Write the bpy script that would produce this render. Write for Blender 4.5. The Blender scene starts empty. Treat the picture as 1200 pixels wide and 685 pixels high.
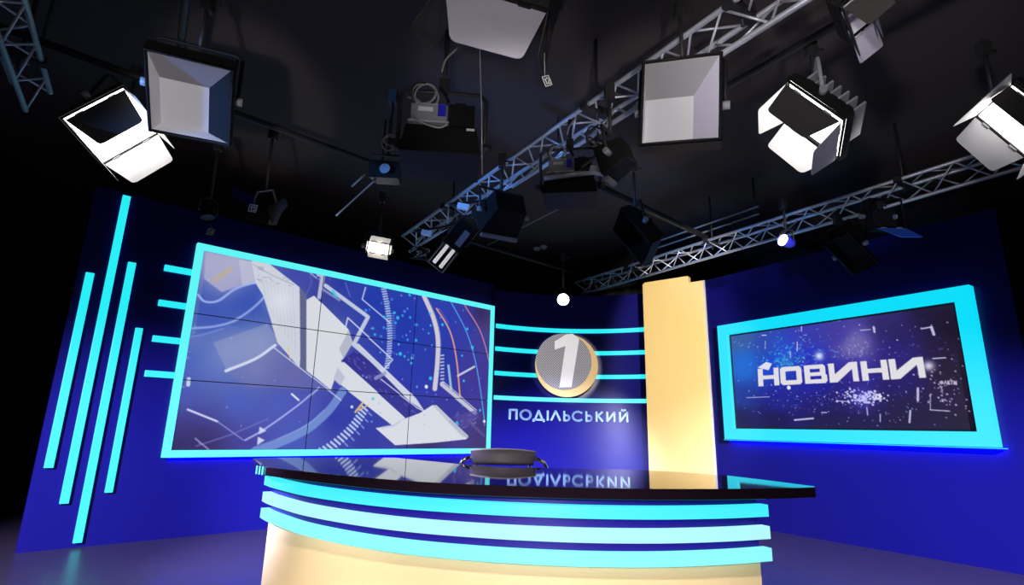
import bpy, bmesh, math, random
import numpy as np
from math import sin, cos, pi, radians, sqrt, atan2
from mathutils import Vector, Matrix

# ------------------------------------------------------------------ camera
# all geometry is written relative to the camera's height (z = 0 there); ZC lifts it so that the floor is z = 0
ZC = 0.985
F, PITCH, ROLL = 647.6, 0.24316, 0.02334
cp, sp, cr, sr = cos(PITCH), sin(PITCH), cos(ROLL), sin(ROLL)
_r, _f, _u = np.array([1, 0, 0.]), np.array([0, cp, sp]), np.array([0, -sp, cp])
CA, CB, CC = _r*cr + _u*sr, -_r*sr + _u*cr, _f
def ray(x, y): return CA*(x-600)/F - CB*(y-342.5)/F + CC
def V(p): return np.array(p, float)
def unit(v): v = V(v); return v/np.linalg.norm(v)
def at(x, y, d): return ray(x, y)*d
def on_y(x, y, Y): d = ray(x, y); return d*(Y/d[1])
def on_z(x, y, z): d = ray(x, y); return d*(z/d[2])
def on_plane(x, y, P0, n): d = ray(x, y); n = V(n); return d*((V(P0) @ n)/(d @ n))
Z = V((0, 0, 1))
FLOOR = -ZC
CEIL = 2.77

C = bpy.context.scene.collection
scene = bpy.context.scene

# ------------------------------------------------------------------ materials
def mat(name, base=(.5, .5, .5), rough=.5, metal=0., emit=None, strength=1., coat=0., spec=None, noise=0., nscale=8., attr=None):
    m = bpy.data.materials.new(name); m.use_nodes = True
    nt = m.node_tree; b = nt.nodes['Principled BSDF']
    b.inputs['Base Color'].default_value = (*base, 1)
    b.inputs['Roughness'].default_value = rough
    b.inputs['Metallic'].default_value = metal
    if spec is not None: b.inputs['Specular IOR Level'].default_value = spec
    if coat: b.inputs['Coat Weight'].default_value = coat; b.inputs['Coat Roughness'].default_value = .1
    if emit: b.inputs['Emission Color'].default_value = (*emit, 1); b.inputs['Emission Strength'].default_value = strength
    if noise:
        tc = nt.nodes.new('ShaderNodeTexCoord'); n = nt.nodes.new('ShaderNodeTexNoise'); n.inputs['Scale'].default_value = nscale
        n.inputs['Detail'].default_value = 4
        mr = nt.nodes.new('ShaderNodeMapRange'); mr.inputs['To Min'].default_value = max(0, rough-noise); mr.inputs['To Max'].default_value = min(1, rough+noise)
        nt.links.new(tc.outputs['Object'], n.inputs['Vector']); nt.links.new(n.outputs['Fac'], mr.inputs['Value']); nt.links.new(mr.outputs['Result'], b.inputs['Roughness'])
    if attr:
        a = nt.nodes.new('ShaderNodeVertexColor'); a.layer_name = attr
        nt.links.new(a.outputs['Color'], b.inputs['Emission Color'])
        b.inputs['Emission Strength'].default_value = strength
    return m
def lin(*c): return tuple(((v/255)/12.92 if v/255 <= .04045 else ((v/255+.055)/1.055)**2.4) for v in c)

M = dict(
    blue_wall=mat('blue_painted_panel', (.0060, .0050, .115), .32, spec=.26, noise=.04, nscale=3),
    blue_desk=mat('dark_blue_laminate', (.016, .003, .24), .4, spec=.3),
    black=mat('black_drape', (.012, .010, .010), .9, spec=.1, noise=.05),
    ceil=mat('black_ceiling_paint', (.085, .066, .060), .85, spec=.2, noise=.05),
    floor=mat('dark_studio_floor', (.036, .027, .044), .33, spec=.5, noise=.06, nscale=5),
    cyan=mat('cyan_light_panel', (.03, .07, .08), .4, emit=lin(26, 228, 245), strength=1.0),
    cyan_bar=mat('cyan_light_bar', (.03, .07, .08), .4, emit=lin(40, 238, 246), strength=1.0),
    cyan_frame=mat('pale_cyan_light_frame', (.03, .07, .08), .4, emit=lin(95, 246, 246), strength=1.0),
    cyan_right=mat('strong_cyan_light_frame', (.03, .07, .08), .4, emit=lin(8, 222, 250), strength=1.0),
    band_a=mat('cyan_light_band', (.03, .07, .08), .4, emit=lin(64, 240, 252), strength=1.0),
    band_b=mat('pale_light_band', (.03, .07, .08), .4, emit=lin(178, 246, 250), strength=1.0),
    band_c=mat('light_cyan_band', (.03, .07, .08), .4, emit=lin(140, 248, 252), strength=1.0),
    blue_led=mat('blue_backlight_strip', (.0, .0, .3), .4, emit=(0.0, 0.0, 1.0), strength=42.0),
    yellow=mat('yellow_painted_panel', (.86, .60, .22), .45, noise=.05),
    ybright=mat('yellow_desk_front', (.88, .66, .38), .4, noise=.04),
    yellow_edge=mat('pale_panel_edge', (.62, .55, .50), .5),
    gloss_black=mat('glossy_black_glass', (.012, .006, .012), .035, spec=.75),
    alu=mat('brushed_aluminium', (.78, .78, .83), .40, .55, noise=.08, nscale=30),
    chrome=mat('chrome', (.85, .84, .80), .12, 1.0),
    steel=mat('painted_steel_grey', (.33, .33, .35), .45),
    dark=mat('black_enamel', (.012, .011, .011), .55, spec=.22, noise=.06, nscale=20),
    darkp=mat('satin_black_pipe', (.03, .027, .027), .5, spec=.4),
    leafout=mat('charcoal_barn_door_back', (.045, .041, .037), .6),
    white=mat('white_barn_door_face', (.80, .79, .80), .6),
    greymid=mat('painted_shade_lining', (.30, .285, .29), .6),  # shade under the softbox tops put into the lining colour
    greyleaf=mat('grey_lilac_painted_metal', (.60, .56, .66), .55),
    lamp=mat('lit_diffuser', (.8, .8, .8), .5, emit=(1., .965, .90), strength=3.8),
    lamp_hot=mat('lit_diffuser_hot', (.8, .8, .8), .5, emit=(1., .97, .93), strength=5.0),
    spot=mat('lit_lens', (.8, .8, .8), .5, emit=(1., .93, .78), strength=14.0),
    tube=mat('fluorescent_tube_added_glow', (.85, .83, .85), .3, emit=(1, .95, 1), strength=.5),  # weak emission stands in for light reflected by the tubes
    rubber=mat('black_cable_rubber', (.03, .028, .028), .6),
    cable=mat('pale_grey_cable', (.42, .40, .38), .5),
    bluesock=mat('blue_power_socket', (.03, .03, .65), .4),
    bluelit=mat('blue_light_tint', (.06, .22, .95), .5),  # blue light falling on the door, put into its base colour
    tagk=mat('black_tag_card', (.012, .012, .012), .6),
    tagw=mat('white_plastic', (.85, .85, .85), .6),
    tagp=mat('white_tag_print', (.85, .85, .85), .6, emit=(1, 1, 1), strength=.0),
    leather=mat('grey_brown_leather', (.115, .092, .115), .5, spec=.35, noise=.06, nscale=25),
    plastic=mat('black_plastic', (.02, .02, .02), .45),
    screenblack=mat('black_screen_bezel', (.006, .006, .009), .3),
    letter=mat('pale_blue_lettering', (.30, .50, .62), .35),
    numeral=mat('white_numeral', (.86, .85, .88), .4),
    ring=mat('gold_yellow_ring', (.86, .56, .20), .4),
    screen=mat('video_picture', (.008, .008, .012), .3, attr='picture', strength=1.0, spec=.15),
)
# perforated grey sheet of the emblem
pm = mat('perforated_grey_sheet', (.36, .35, .38), .5); M['perf'] = pm
nt = pm.node_tree; b = nt.nodes['Principled BSDF']
tc = nt.nodes.new('ShaderNodeTexCoord'); vo = nt.nodes.new('ShaderNodeTexVoronoi'); vo.inputs['Scale'].default_value = 42; vo.inputs['Randomness'].default_value = 0
mp = nt.nodes.new('ShaderNodeMapping'); mp.inputs['Rotation'].default_value = (0, radians(45), 0); mp.inputs['Scale'].default_value = (1, 0, 1)
rp = nt.nodes.new('ShaderNodeValToRGB'); rp.color_ramp.elements[0].position = .30; rp.color_ramp.elements[1].position = .42
rp.color_ramp.elements[0].color = (.10, .095, .11, 1); rp.color_ramp.elements[1].color = (.40, .39, .43, 1)
nt.links.new(tc.outputs['Object'], mp.inputs['Vector']); nt.links.new(mp.outputs['Vector'], vo.inputs['Vector'])
nt.links.new(vo.outputs['Distance'], rp.inputs['Fac']); nt.links.new(rp.outputs['Color'], b.inputs['Base Color'])

# ------------------------------------------------------------------ mesh helpers
def B(): return bmesh.new()
def box(bm, c, ax, ay, az, mi=0):                 # half-extent vectors
    c, ax, ay, az = map(V, (c, ax, ay, az)); vs = []
    for sx in (-1, 1):
        for sy in (-1, 1):
            for sz in (-1, 1): vs.append(bm.verts.new(c + sx*ax + sy*ay + sz*az))
    for q in ((0, 1, 3, 2), (4, 6, 7, 5), (0, 4, 5, 1), (2, 3, 7, 6), (0, 2, 6, 4), (1, 5, 7, 3)):
        bm.faces.new([vs[i] for i in q]).material_index = mi
    return vs
def prism(bm, poly, vec, mi_front=0, mi_back=None, mi_side=None):   # polygon (3D points) pushed along vec; front = poly itself
    mi_back = mi_front if mi_back is None else mi_back; mi_side = mi_back if mi_side is None else mi_side
    a = [bm.verts.new(V(p)) for p in poly]; c = [bm.verts.new(V(p)+V(vec)) for p in poly]; n = len(a)
    bm.faces.new(a).material_index = mi_front; bm.faces.new(c[::-1]).material_index = mi_back
    for i in range(n): bm.faces.new((a[i], c[i], c[(i+1) % n], a[(i+1) % n])).material_index = mi_side
def frustum(bm, q0, q1, cap0=True, cap1=True, mi=0):
    a = [bm.verts.new(V(p)) for p in q0]; c = [bm.verts.new(V(p)) for p in q1]; n = len(a)
    if cap0: bm.faces.new(a).material_index = mi
    if cap1: bm.faces.new(c[::-1]).material_index = mi
    for i in range(n): bm.faces.new((a[i], c[i], c[(i+1) % n], a[(i+1) % n])).material_index = mi
def tube(bm, pts, r, n=10, closed=False, mi=0):
    pts = [V(p) for p in pts]; N = len(pts); rings = []
    t0 = unit(pts[1]-pts[0]); h = V((0, 0, 1)) if abs(t0[2]) < .9 else V((1, 0, 0)); x = unit(np.cross(h, t0))
    for i, p in enumerate(pts):
        if closed: t = unit(pts[(i+1) % N]-pts[i-1])
        else: t = unit(pts[min(i+1, N-1)]-pts[max(i-1, 0)])
        x = unit(x - t*(x @ t)); y = np.cross(t, x); rr = r[i] if hasattr(r, '__len__') else r
        rings.append([bm.verts.new(p + rr*(cos(2*pi*k/n)*x + sin(2*pi*k/n)*y)) for k in range(n)])
    for i in range(N if closed else N-1):
        A, D = rings[i], rings[(i+1) % N]
        for k in range(n):
            f = bm.faces.new((A[k], A[(k+1) % n], D[(k+1) % n], D[k])); f.smooth = True; f.material_index = mi
    if not closed:
        bm.faces.new(rings[0][::-1]).material_index = mi; bm.faces.new(rings[-1]).material_index = mi
def ribbon(bm, path, h, th, nfun=None):           # list of (x,y) swept as a wall: z from h[0] to h[1], thickness th on the left-hand side
    P = [V((p[0], p[1], 0)) for p in path]; N = len(P); rows = []
    for i in range(N):
        t = unit(P[min(i+1, N-1)]-P[max(i-1, 0)]); nn = V((-t[1], t[0], 0))
        q = P[i] + nn*th
        rows.append([bm.verts.new((*P[i][:2], h[0])), bm.verts.new((*P[i][:2], h[1])), bm.verts.new((*q[:2], h[1])), bm.verts.new((*q[:2], h[0]))])
    for i in range(N-1):
        for k in range(4): bm.faces.new((rows[i][k], rows[i+1][k], rows[i+1][(k+1) % 4], rows[i][(k+1) % 4]))
    bm.faces.new(rows[0]); bm.faces.new(rows[-1][::-1])
def disc(bm, c, ax, ay, vec, n=64, mi=0):
    prism(bm, [V(c)+V(ax)*cos(2*pi*k/n)+V(ay)*sin(2*pi*k/n) for k in range(n)], vec, mi)

BASE = {}
def link(name, bm, mats, parent=None, base=(0, 0, 0), bevel=0, smooth=False):
    base = V(BASE[parent.name]) if parent is not None else V(base)
    bmesh.ops.recalc_face_normals(bm, faces=bm.faces[:])
    bmesh.ops.translate(bm, verts=bm.verts[:], vec=Vector(-base))
    me = bpy.data.meshes.new(name); bm.to_mesh(me); bm.free()
    for m in (mats if isinstance(mats, (list, tuple)) else [mats]): me.materials.append(M[m] if isinstance(m, str) else m)
    if smooth:
        for p in me.polygons: p.use_smooth = True
    o = bpy.data.objects.new(name, me); C.objects.link(o)
    if parent is not None: o.parent = parent
    else: o.location = (base[0], base[1], base[2]+ZC)
    BASE[o.name] = base
    if bevel:
        bv = o.modifiers.new('bevel', 'BEVEL'); bv.width = bevel; bv.segments = 2; bv.limit_method = 'ANGLE'
    return o
def soften(o):
    for p in o.data.polygons: p.use_smooth = True
    e = o.modifiers.new('edge_split', 'EDGE_SPLIT'); e.split_angle = radians(30); return o
def tag(o, label, cat, group=None):
    o['label'] = label; o['category'] = cat
    if group: o['group'] = group
    return o
def thing(name, label, cat, base, group=None):
    o = bpy.data.objects.new(name, None); o.empty_display_size = .1; C.objects.link(o)
    o.location = (base[0], base[1], base[2]+ZC); BASE[o.name] = V(base)
    return tag(o, label, cat, group)
def struct(name, bm, m, **k):
    o = link(name, bm, m, **k); o['kind'] = 'structure'; return o

# ------------------------------------------------------------------ frames of the set
LY, L0 = .735, V((-1.627, 6.301, .683)); LW, LH, LM = 3.63, 1.857, .061
RY, R0 = -.998, V((3.196, 5.579, .618)); RW, RH, RM = 2.28, 1.095, .119
def axes(yaw): return V((cos(yaw), sin(yaw), 0)), V((sin(yaw), -cos(yaw), 0))      # along, outward (to the room)
Lu, Ln = axes(LY); Ru, Rn = axes(RY)
def Lp(u, z, off=0): return V((L0[0], L0[1], 0)) + Lu*u + Ln*off + Z*z
def Rp(u, z, off=0): return V((R0[0], R0[1], 0)) + Ru*u + Rn*off + Z*z
def Lpx(x, y, off=0): P = on_plane(x, y, L0+Ln*off, Ln); return (P-L0) @ Lu, P[2]
def Rpx(x, y, off=0): P = on_plane(x, y, R0+Rn*off, Rn); return (P-R0) @ Ru, P[2]
WL, WR = -.06, -.10                                      # wall faces lie behind the frames' faces

# ------------------------------------------------------------------ room shell
bm = B(); box(bm, (0.5, 3.5, FLOOR-.1), (7, 0, 0), (0, 7, 0), (0, 0, .1)); struct('floor', bm, 'floor')
bm = B(); box(bm, (0.5, 3.5, CEIL+.1), (7, 0, 0), (0, 7, 0), (0, 0, .1)); struct('ceiling', bm, 'ceil')
hh = (CEIL-FLOOR)/2; zc = (CEIL+FLOOR)/2
bm = B(); box(bm, (0.5, 10.0, zc), (7, 0, 0), (0, .1, 0), (0, 0, hh)); struct('wall_far', bm, 'black')
bm = B(); box(bm, (0.5, -3.4, zc), (7, 0, 0), (0, .1, 0), (0, 0, hh)); struct('wall_front', bm, 'black')
bm = B(); box(bm, (-5.6, 3.3, zc), (.1, 0, 0), (0, 6.6, 0), (0, 0, hh)); struct('wall_outer_left', bm, 'black')
bm = B(); box(bm, (6.6, 3.3, zc), (.1, 0, 0), (0, 6.6, 0), (0, 0, hh)); struct('wall_outer_right', bm, 'black')

# blue set walls
wl0, wl1 = -2.72, 1.92
bm = B(); prism(bm, [Lp(wl0, FLOOR, WL), Lp(wl1, FLOOR, WL), Lp(wl1, 2.0, WL), Lp(wl0, 2.0, WL)], -Ln*.08); struct('wall_left', bm, 'blue_wall')
AR, AX, AY = 2.09, .84, 7.86-2.09                        # concave arc of the back wall
def arc(th, off=0): return V((AX + (AR-off)*sin(th), AY + (AR-off)*cos(th), 0))
def arc_th(x): return math.asin((x-AX)/AR)
ths = [arc_th(-.235) + (arc_th(2.3)-arc_th(-.235))*i/40 for i in range(41)]
bm = B(); ribbon(bm, [arc(t)[:2] for t in ths], (FLOOR, 1.92), .08); soften(struct('wall_back', bm, 'blue_wall'))
bm = B(); prism(bm, [Rp(-1.62, FLOOR, WR), Rp(1.50, FLOOR, WR), Rp(1.50, 1.92, WR), Rp(-1.62, 1.92, WR)], -Rn*.08); struct('wall_right', bm, 'blue_wall')

# ------------------------------------------------------------------ light strips on the blue walls
def bar_on_left(name, x0, y0, x1, y1, w, label, group, m='cyan_bar'):
    ua, za = Lpx(x0, y0, WL+.03); ub, zb = Lpx(x1, y1, WL+.03); u = (ua+ub)/2
    bm = B(); box(bm, Lp(u, (za+zb)/2, WL+.0155), Lu*w/2, Ln*.0145, Z*abs(za-zb)/2)
    tag(link(name, bm, m, base=Lp(u, min(za, zb), WL), bevel=.003), label, 'light bar', group)
g = 'vertical cyan light bars on the left wall'
bar_on_left('light_bar', 105, 319, 58, 548, .060, 'vertical cyan light bar on blue wall, outermost of the four, farthest from the screen', g)
bar_on_left('light_bar', 149, 229, 75, 590, .060, 'tallest-reaching vertical cyan light bar on blue wall, second from the wall end', g)
bar_on_left('light_bar', 155, 307, 91, 636, .060, 'vertical cyan light bar on blue wall whose foot comes closest to the floor', g)
bar_on_left('light_bar', 164, 384, 127, 577, .055, 'shortest vertical cyan light bar on blue wall, nearest to the big screen', g)
g = 'short horizontal cyan strips beside the video wall'
for (x, y, u1, o) in ((193, 313, 0, 'topmost'), (186, 354, 0, 'second from the top'), (179, 396, 0, 'third from the top'), (170, 437, 0, 'lowest')):
    ua, z = Lpx(x, y, WL+.03); ub = -LW/2-LM-.004
    bm = B(); box(bm, Lp((ua+ub)/2, z, WL+.0155), Lu*(ub-ua)/2, Ln*.0145, Z*.028)
    tag(link('light_strip', bm, 'cyan_bar', base=Lp(ua, z, WL), bevel=.003), f'short horizontal cyan light strip touching the big screen frame, {o} of four', 'light strip', g)
g = 'curved cyan strips on the back wall'
for (z, m, o) in ((1.395, 'cyan_bar', 'topmost of four, above the round emblem'), (1.078, 'cyan_bar', 'second from the top, ending behind the round emblem'), (.745, 'cyan_bar', 'third from the top, ending behind the lower emblem'), (.417, 'cyan_frame', 'lowest of four, just over the lettering')):
    t0, t1 = arc_th(-.215), arc_th(1.86)
    bm = B(); ribbon(bm, [arc(t0+(t1-t0)*i/36, .031)[:2] for i in range(37)], (z-.028, z+.028), .030)
    tag(link('curved_light_strip', bm, m, base=arc(t0)+Z*z), f'curved cyan back wall strip, {o}', 'light strip', g)

# ------------------------------------------------------------------ pictures shown by the screens (computed on a fine grid)
class Canvas:
    def __init__(s, w, h, mp, k): s.w, s.h, s.mp, s.k = w, h, mp, k; s.a = np.zeros((h, w, 3))
    def bg(s, pts, p=2.2):
        yy, xx = np.mgrid[0:s.h, 0:s.w]; num = np.zeros((s.h, s.w, 3)); den = np.zeros((s.h, s.w))
        for x, y, c in pts:
            cx, cy = s.mp(x, y); wgt = 1/(((xx-cx)**2+(yy-cy)**2+60)**(p/2)); num += wgt[..., None]*V(c); den += wgt
        s.a = num/den[..., None]
    def blend(s, m, c, y0, y1, x0, x1): s.a[y0:y1, x0:x1] = s.a[y0:y1, x0:x1]*(1-m[..., None]) + V(c)*m[..., None]
    def win(s, P, pad):
        x0 = int(max(0, min(p[0] for p in P)-pad)); x1 = int(min(s.w, max(p[0] for p in P)+pad+2))
        y0 = int(max(0, min(p[1] for p in P)-pad)); y1 = int(min(s.h, max(p[1] for p in P)+pad+2)); return y0, y1, x0, x1
    def poly(s, pts, c, al=1., raw=False):
        P = [p if raw else s.mp(*p) for p in pts]; y0, y1, x0, x1 = s.win(P, 1)
        if y1 <= y0 or x1 <= x0: return
        acc = np.zeros((y1-y0, x1-x0)); S = 4
        for i in range(S):
            for j in range(S):
                yy, xx = np.mgrid[y0:y1, x0:x1].astype(float); yy += (i+.5)/S-.5; xx += (j+.5)/S-.5
                ins = np.zeros(yy.shape, bool)
                for a in range(len(P)):
                    xa, ya = P[a]; xb, yb = P[(a+1) % len(P)]
                    if ya == yb: continue
                    ins ^= ((ya > yy) != (yb > yy)) & (xx < (xb-xa)*(yy-ya)/(yb-ya)+xa)
                acc += ins
        s.blend(acc/S/S*al, c, y0, y1, x0, x1)
    def line(s, pts, th, c, al=1., raw=False, soft=.6):
        P = [p if raw else s.mp(*p) for p in pts]; r = th*s.k/2 if not raw else th/2; y0, y1, x0, x1 = s.win(P, r+3)
        if y1 <= y0 or x1 <= x0: return
        yy, xx = np.mgrid[y0:y1, x0:x1].astype(float); d = np.full(yy.shape, 1e9)
        for (xa, ya), (xb, yb) in zip(P[:-1], P[1:]):
            L2 = (xb-xa)**2+(yb-ya)**2+1e-9; t = np.clip(((xx-xa)*(xb-xa)+(yy-ya)*(yb-ya))/L2, 0, 1)
            d = np.minimum(d, np.hypot(xx-xa-t*(xb-xa), yy-ya-t*(yb-ya)))
        s.blend(np.clip((r+soft-d)/(2*soft), 0, 1)*al, c, y0, y1, x0, x1)
    def curve(s, pts, th, c, al=1., n=8):
        P = [V(p) for p in pts]; Q = [2*P[0]-P[1]] + P + [2*P[-1]-P[-2]]; out = []
        for i in range(1, len(Q)-2):
            for k in range(n):
                t = k/n; out.append(tuple(.5*(2*Q[i]+(Q[i+1]-Q[i-1])*t+(2*Q[i-1]-5*Q[i]+4*Q[i+1]-Q[i+2])*t*t+(3*Q[i]-Q[i-1]-3*Q[i+1]+Q[i+2])*t**3)))
        out.append(tuple(P[-1])); s.line(out, th, c, al); return out
    def dot(s, x, y, r, c, al=1.):
        s.line([(x, y), (x+.01, y)], 2*r, c, al, soft=.7)
    def glow(s, x, y, r, c, al):
        cx, cy = s.mp(x, y); yy, xx = np.mgrid[0:s.h, 0:s.w]; m = np.exp(-((xx-cx)**2+(yy-cy)**2)/(r*s.k)**2)*al
        s.blend(m, c, 0, s.h, 0, s.w)
def to_lin(a):
    a = np.clip(a/255., 0, 1); return np.where(a <= .04045, a/12.92, ((a+.055)/1.055)**2.4)
def picture_mesh(name, img, P, u0, u1, z0, z1, off, parent):       # img rows top to bottom, spread over u0..u1, z1..z0
    h, w = img.shape[:2]; base = BASE[parent.name]
    us = np.linspace(u0, u1, w); zs = np.linspace(z1, z0, h)
    o0 = P(0, 0, off); du = P(1, 0, off)-o0
    vs = (o0[None, None] + us[None, :, None]*du[None, None] + zs[:, None, None]*Z[None, None] - base).reshape(-1, 3)
    idx = np.arange(h*w).reshape(h, w)
    fs = np.stack([idx[:-1, :-1], idx[1:, :-1], idx[1:, 1:], idx[:-1, 1:]], -1).reshape(-1, 4)
    me = bpy.data.meshes.new(name); me.from_pydata(vs.tolist(), [], fs.tolist())
    ca = me.color_attributes.new('picture', 'FLOAT_COLOR', 'POINT')
    col = np.ones((h*w, 4), np.float32); col[:, :3] = to_lin(img).reshape(-1, 3); ca.data.foreach_set('color', col.ravel())
    me.materials.append(M['screen']); o = bpy.data.objects.new(name, me); C.objects.link(o); o.parent = parent; BASE[o.name] = base
    return o
rnd = random.Random(7)

# --- big video wall picture
CW, CH = 480, 249
def mapL(x, y):
    u, z = Lpx(x, y); return ((u+LW/2)/LW*CW, (L0[2]+LH/2-z)/LH*CH)
cv = Canvas(CW, CH, mapL, CW/340)
cv.bg([(245, 300, (140, 140, 195)), (275, 300, (165, 165, 205)), (238, 340, (78, 100, 178)), (255, 360, (72, 98, 180)), (285, 350, (46, 74, 176)), (305, 360, (56, 84, 172)), (228, 395, (88, 108, 182)), (290, 385, (58, 88, 178)),
       (225, 420, (62, 90, 185)), (268, 410, (120, 138, 190)), (300, 435, (112, 122, 180)), (340, 440, (92, 92, 160)), (215, 465, (72, 86, 176)), (280, 470, (70, 92, 186)), (330, 470, (72, 88, 184)),
       (210, 500, (66, 66, 150)), (205, 522, (54, 42, 100)), (240, 520, (66, 52, 122)), (290, 520, (62, 58, 150)), (350, 480, (72, 80, 176)), (345, 515, (62, 84, 178)), (395, 490, (40, 50, 158)),
       (430, 515, (44, 50, 152)), (420, 450, (56, 62, 160)), (400, 330, (44, 58, 160)), (380, 345, (60, 66, 150)), (350, 322, (64, 72, 165)), (440, 350, (40, 66, 176)), (470, 400, (38, 62, 180)), (490, 440, (42, 56, 172)), (480, 370, (38, 60, 176)),
       (520, 380, (40, 62, 176)), (550, 380, (50, 58, 165)), (570, 375, (78, 60, 120)), (560, 440, (62, 48, 145)), (530, 480, (50, 50, 150)), (560, 515, (66, 50, 125)), (500, 522, (60, 46, 120)), (470, 455, (44, 52, 165))])
W1, W2, W3 = (204, 208, 220), (214, 219, 226), (178, 186, 212)
cv.poly([(239, 326), (260, 341), (300, 331), (310, 334), (322, 372), (300, 388), (270, 380), (228, 392), (233, 360)], (44, 72, 172), .55)
cv.glow(262, 318, 22, (176, 174, 205), .7); cv.glow(300, 402, 22, (170, 178, 205), .55); cv.glow(258, 420, 26, (112, 132, 200), .5); cv.glow(225, 395, 14, (96, 116, 186), .5)
for (x, y, r) in ((205, 527, 26), (565, 365, 18), (572, 522, 34), (500, 527, 26), (240, 529, 22)): cv.glow(x, y, r, (46, 36, 92), .75)
for (x, y, r) in ((470, 380, 34), (440, 350, 20), (420, 490, 18), (520, 420, 24)): cv.glow(x, y, r, (30, 52, 160), .5)
cv.poly([(241, 294), (302, 307), (311, 330), (300, 331), (282, 334), (260, 342), (239, 326)], (172, 172, 204), .8); cv.poly([(280, 303), (302, 307), (311, 331), (284, 334)], (196, 198, 216), .6)
cv.line([(251, 328), (271, 314)], 4, (190, 172, 142), .75)
cv.poly([(250, 401), (314, 378), (330, 403), (267, 436)], (140, 152, 196), .6)
cv.poly([(322, 406), (266, 436), (290, 452), (388, 457)], (112, 116, 172), .5)
cv.curve([(232, 345), (240, 353), (256, 352), (276, 338), (300, 330)], 2, (165, 185, 240), .85)
cv.curve([(225, 384), (255, 381), (281, 372), (308, 350), (316, 330)], 2, (150, 172, 235), .85)
cv.curve([(222, 394), (240, 391), (262, 384)], 1.2, (120, 150, 225), .6)
cv.poly([(295, 304), (316, 308), (352, 336), (355, 388), (352, 431), (326, 401), (309, 346), (300, 331)], W1)
for i in range(9): cv.line([(308+i*4.5, 326+i*1.8), (314+i*4.2, 360+i*6)], .8, (168, 176, 196), .4)
cv.glow(330, 352, 14, (226, 230, 238), .55); cv.glow(388, 398, 16, (232, 235, 240), .5)
cv.line([(297, 309), (320, 322), (345, 333)], 1, (150, 158, 186), .7)
for i in range(26):
    x, y = 300+rnd.random()*46, 309+rnd.random()*26
    if y > 304+(x-300)*.6: cv.line([(x, y), (x+rnd.uniform(1, 6), y+rnd.uniform(-1, 2))], .7, (120, 128, 160), .55)
cv.poly([(352, 336), (360, 345), (360, 434), (353, 431)], (96, 100, 140))
cv.poly([(360, 351), (369, 346), (409, 386), (414, 401), (399, 426), (388, 457), (360, 434)], W2)
cv.poly([(409, 386), (414, 400), (403, 420), (398, 408)], (170, 176, 194), .8)
cv.poly([(400, 422), (419, 409), (498, 481), (477, 490)], (52, 50, 142))
cv.poly([(398, 424), (404, 424), (476, 489), (462, 499), (391, 444)], W2)
cv.poly([(391, 444), (396, 430), (405, 442), (399, 452)], (180, 186, 206), .8)
cv.poly([(441, 501), (462, 497), (475, 490), (493, 483), (507, 474), (512, 474), (549, 510), (547, 514), (538, 515), (510, 518), (464, 521)], W2)
cv.poly([(507, 474), (512, 474), (549, 510), (543, 512)], (178, 184, 196), .7)
cv.line([(449, 500), (462, 498), (470, 493)], 2, (176, 180, 205), .6)
cv.poly([(413, 401), (421, 402), (488, 466), (498, 481), (481, 470)], (206, 210, 226))
cv.line([(441, 443), (452, 437)], 4, (150, 156, 206), .8)
cv.line([(447, 444), (489, 477), (499, 482)], 1, (222, 226, 238))
for i in range(30):
    t = rnd.random(); s_ = rnd.uniform(.15, .85); x = 400+19*s_+78*t; y = 422-13*s_+68*t-1
    cv.line([(x, y), (x+rnd.uniform(1, 4), y+rnd.uniform(.5, 3))], .7, (128, 140, 215), .6)
cv.line([(382, 334), (432, 371), (415, 403), (446, 430)], 4.5, (196, 204, 224), .95)
cv.line([(378, 338), (398, 351)], 2.5, (160, 172, 215), .7)
cv.line([(390, 340), (394, 346)], 3, (40, 205, 225), .8)
cv.line([(405, 385), (408, 372), (461, 421), (452, 431)], 1.4, (212, 220, 238), .95)
cv.line([(374, 321), (379, 322), (375, 348)], 4, (192, 198, 222), .9)
cv.line([(362, 317), (372, 325)], 1.3, (190, 196, 222), .8)
cv.line([(364, 314), (366, 330), (360, 345)], 1.2, (110, 130, 200), .4)
cv.line([(429, 336), (425, 350), (458, 378)], 1.4, (190, 204, 236), .95)
cv.line([(405, 330), (411, 347)], 1, (120, 150, 225), .6)
for i in range(34):                                                # ticked arc
    t = i/33; x = 447+11*sin(pi*(.08+.62*t))+2*t-4*t*t; y = 335+96*t
    cv.line([(x-2.4, y+.4), (x+2.4, y-.4)], 1.5, (196, 212, 240), .9)
    if 10 < i < 22: cv.line([(x+3.5, y), (x+6.5, y)], 1.0, (150, 180, 235), .6)
cv.curve([(497, 345), (508, 371), (513.5, 396), (513, 425), (510, 455)], 6.5, (206, 200, 212))
cv.curve([(499.5, 345), (511, 371), (516.5, 396), (516, 425)], 1.5, (130, 140, 190), .7)
for i in range(9): cv.line([(517, 416+i*4), (520.5, 415.5+i*4)], 1.6, (205, 208, 226), .9)
cv.curve([(512, 361), (524, 380), (531, 398), (536, 425), (539.5, 464)], 2.2, (226, 158, 132), .95)
cv.curve([(516, 362), (526, 378)], 1, (170, 120, 170), .6)
cv.curve([(529, 353), (546, 386), (557, 420), (564, 460), (568, 490)], 1.7, (76, 160, 232), .95)
cv.curve([(545, 357), (563, 387), (573, 420), (576, 440)], 1.8, (196, 128, 152), .95)
cv.line([(537, 440), (556.5, 429)], 2.6, (192, 200, 226))
cv.line([(526, 428), (529, 455)], 3.4, (150, 190, 226), .95)
cv.line([(518, 450), (557, 483)], 5.2, (192, 194, 214)); cv.line([(520, 447), (559, 480)], .8, (235, 236, 244))
cv.poly([(557, 480), (562, 488), (548, 500), (530, 488)], (84, 72, 150), .6)
for i in range(14): x, y = rnd.uniform(532, 556), rnd.uniform(484, 502); cv.line([(x, y), (x+3, y-2)], .8, (160, 160, 205), .6)
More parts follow.
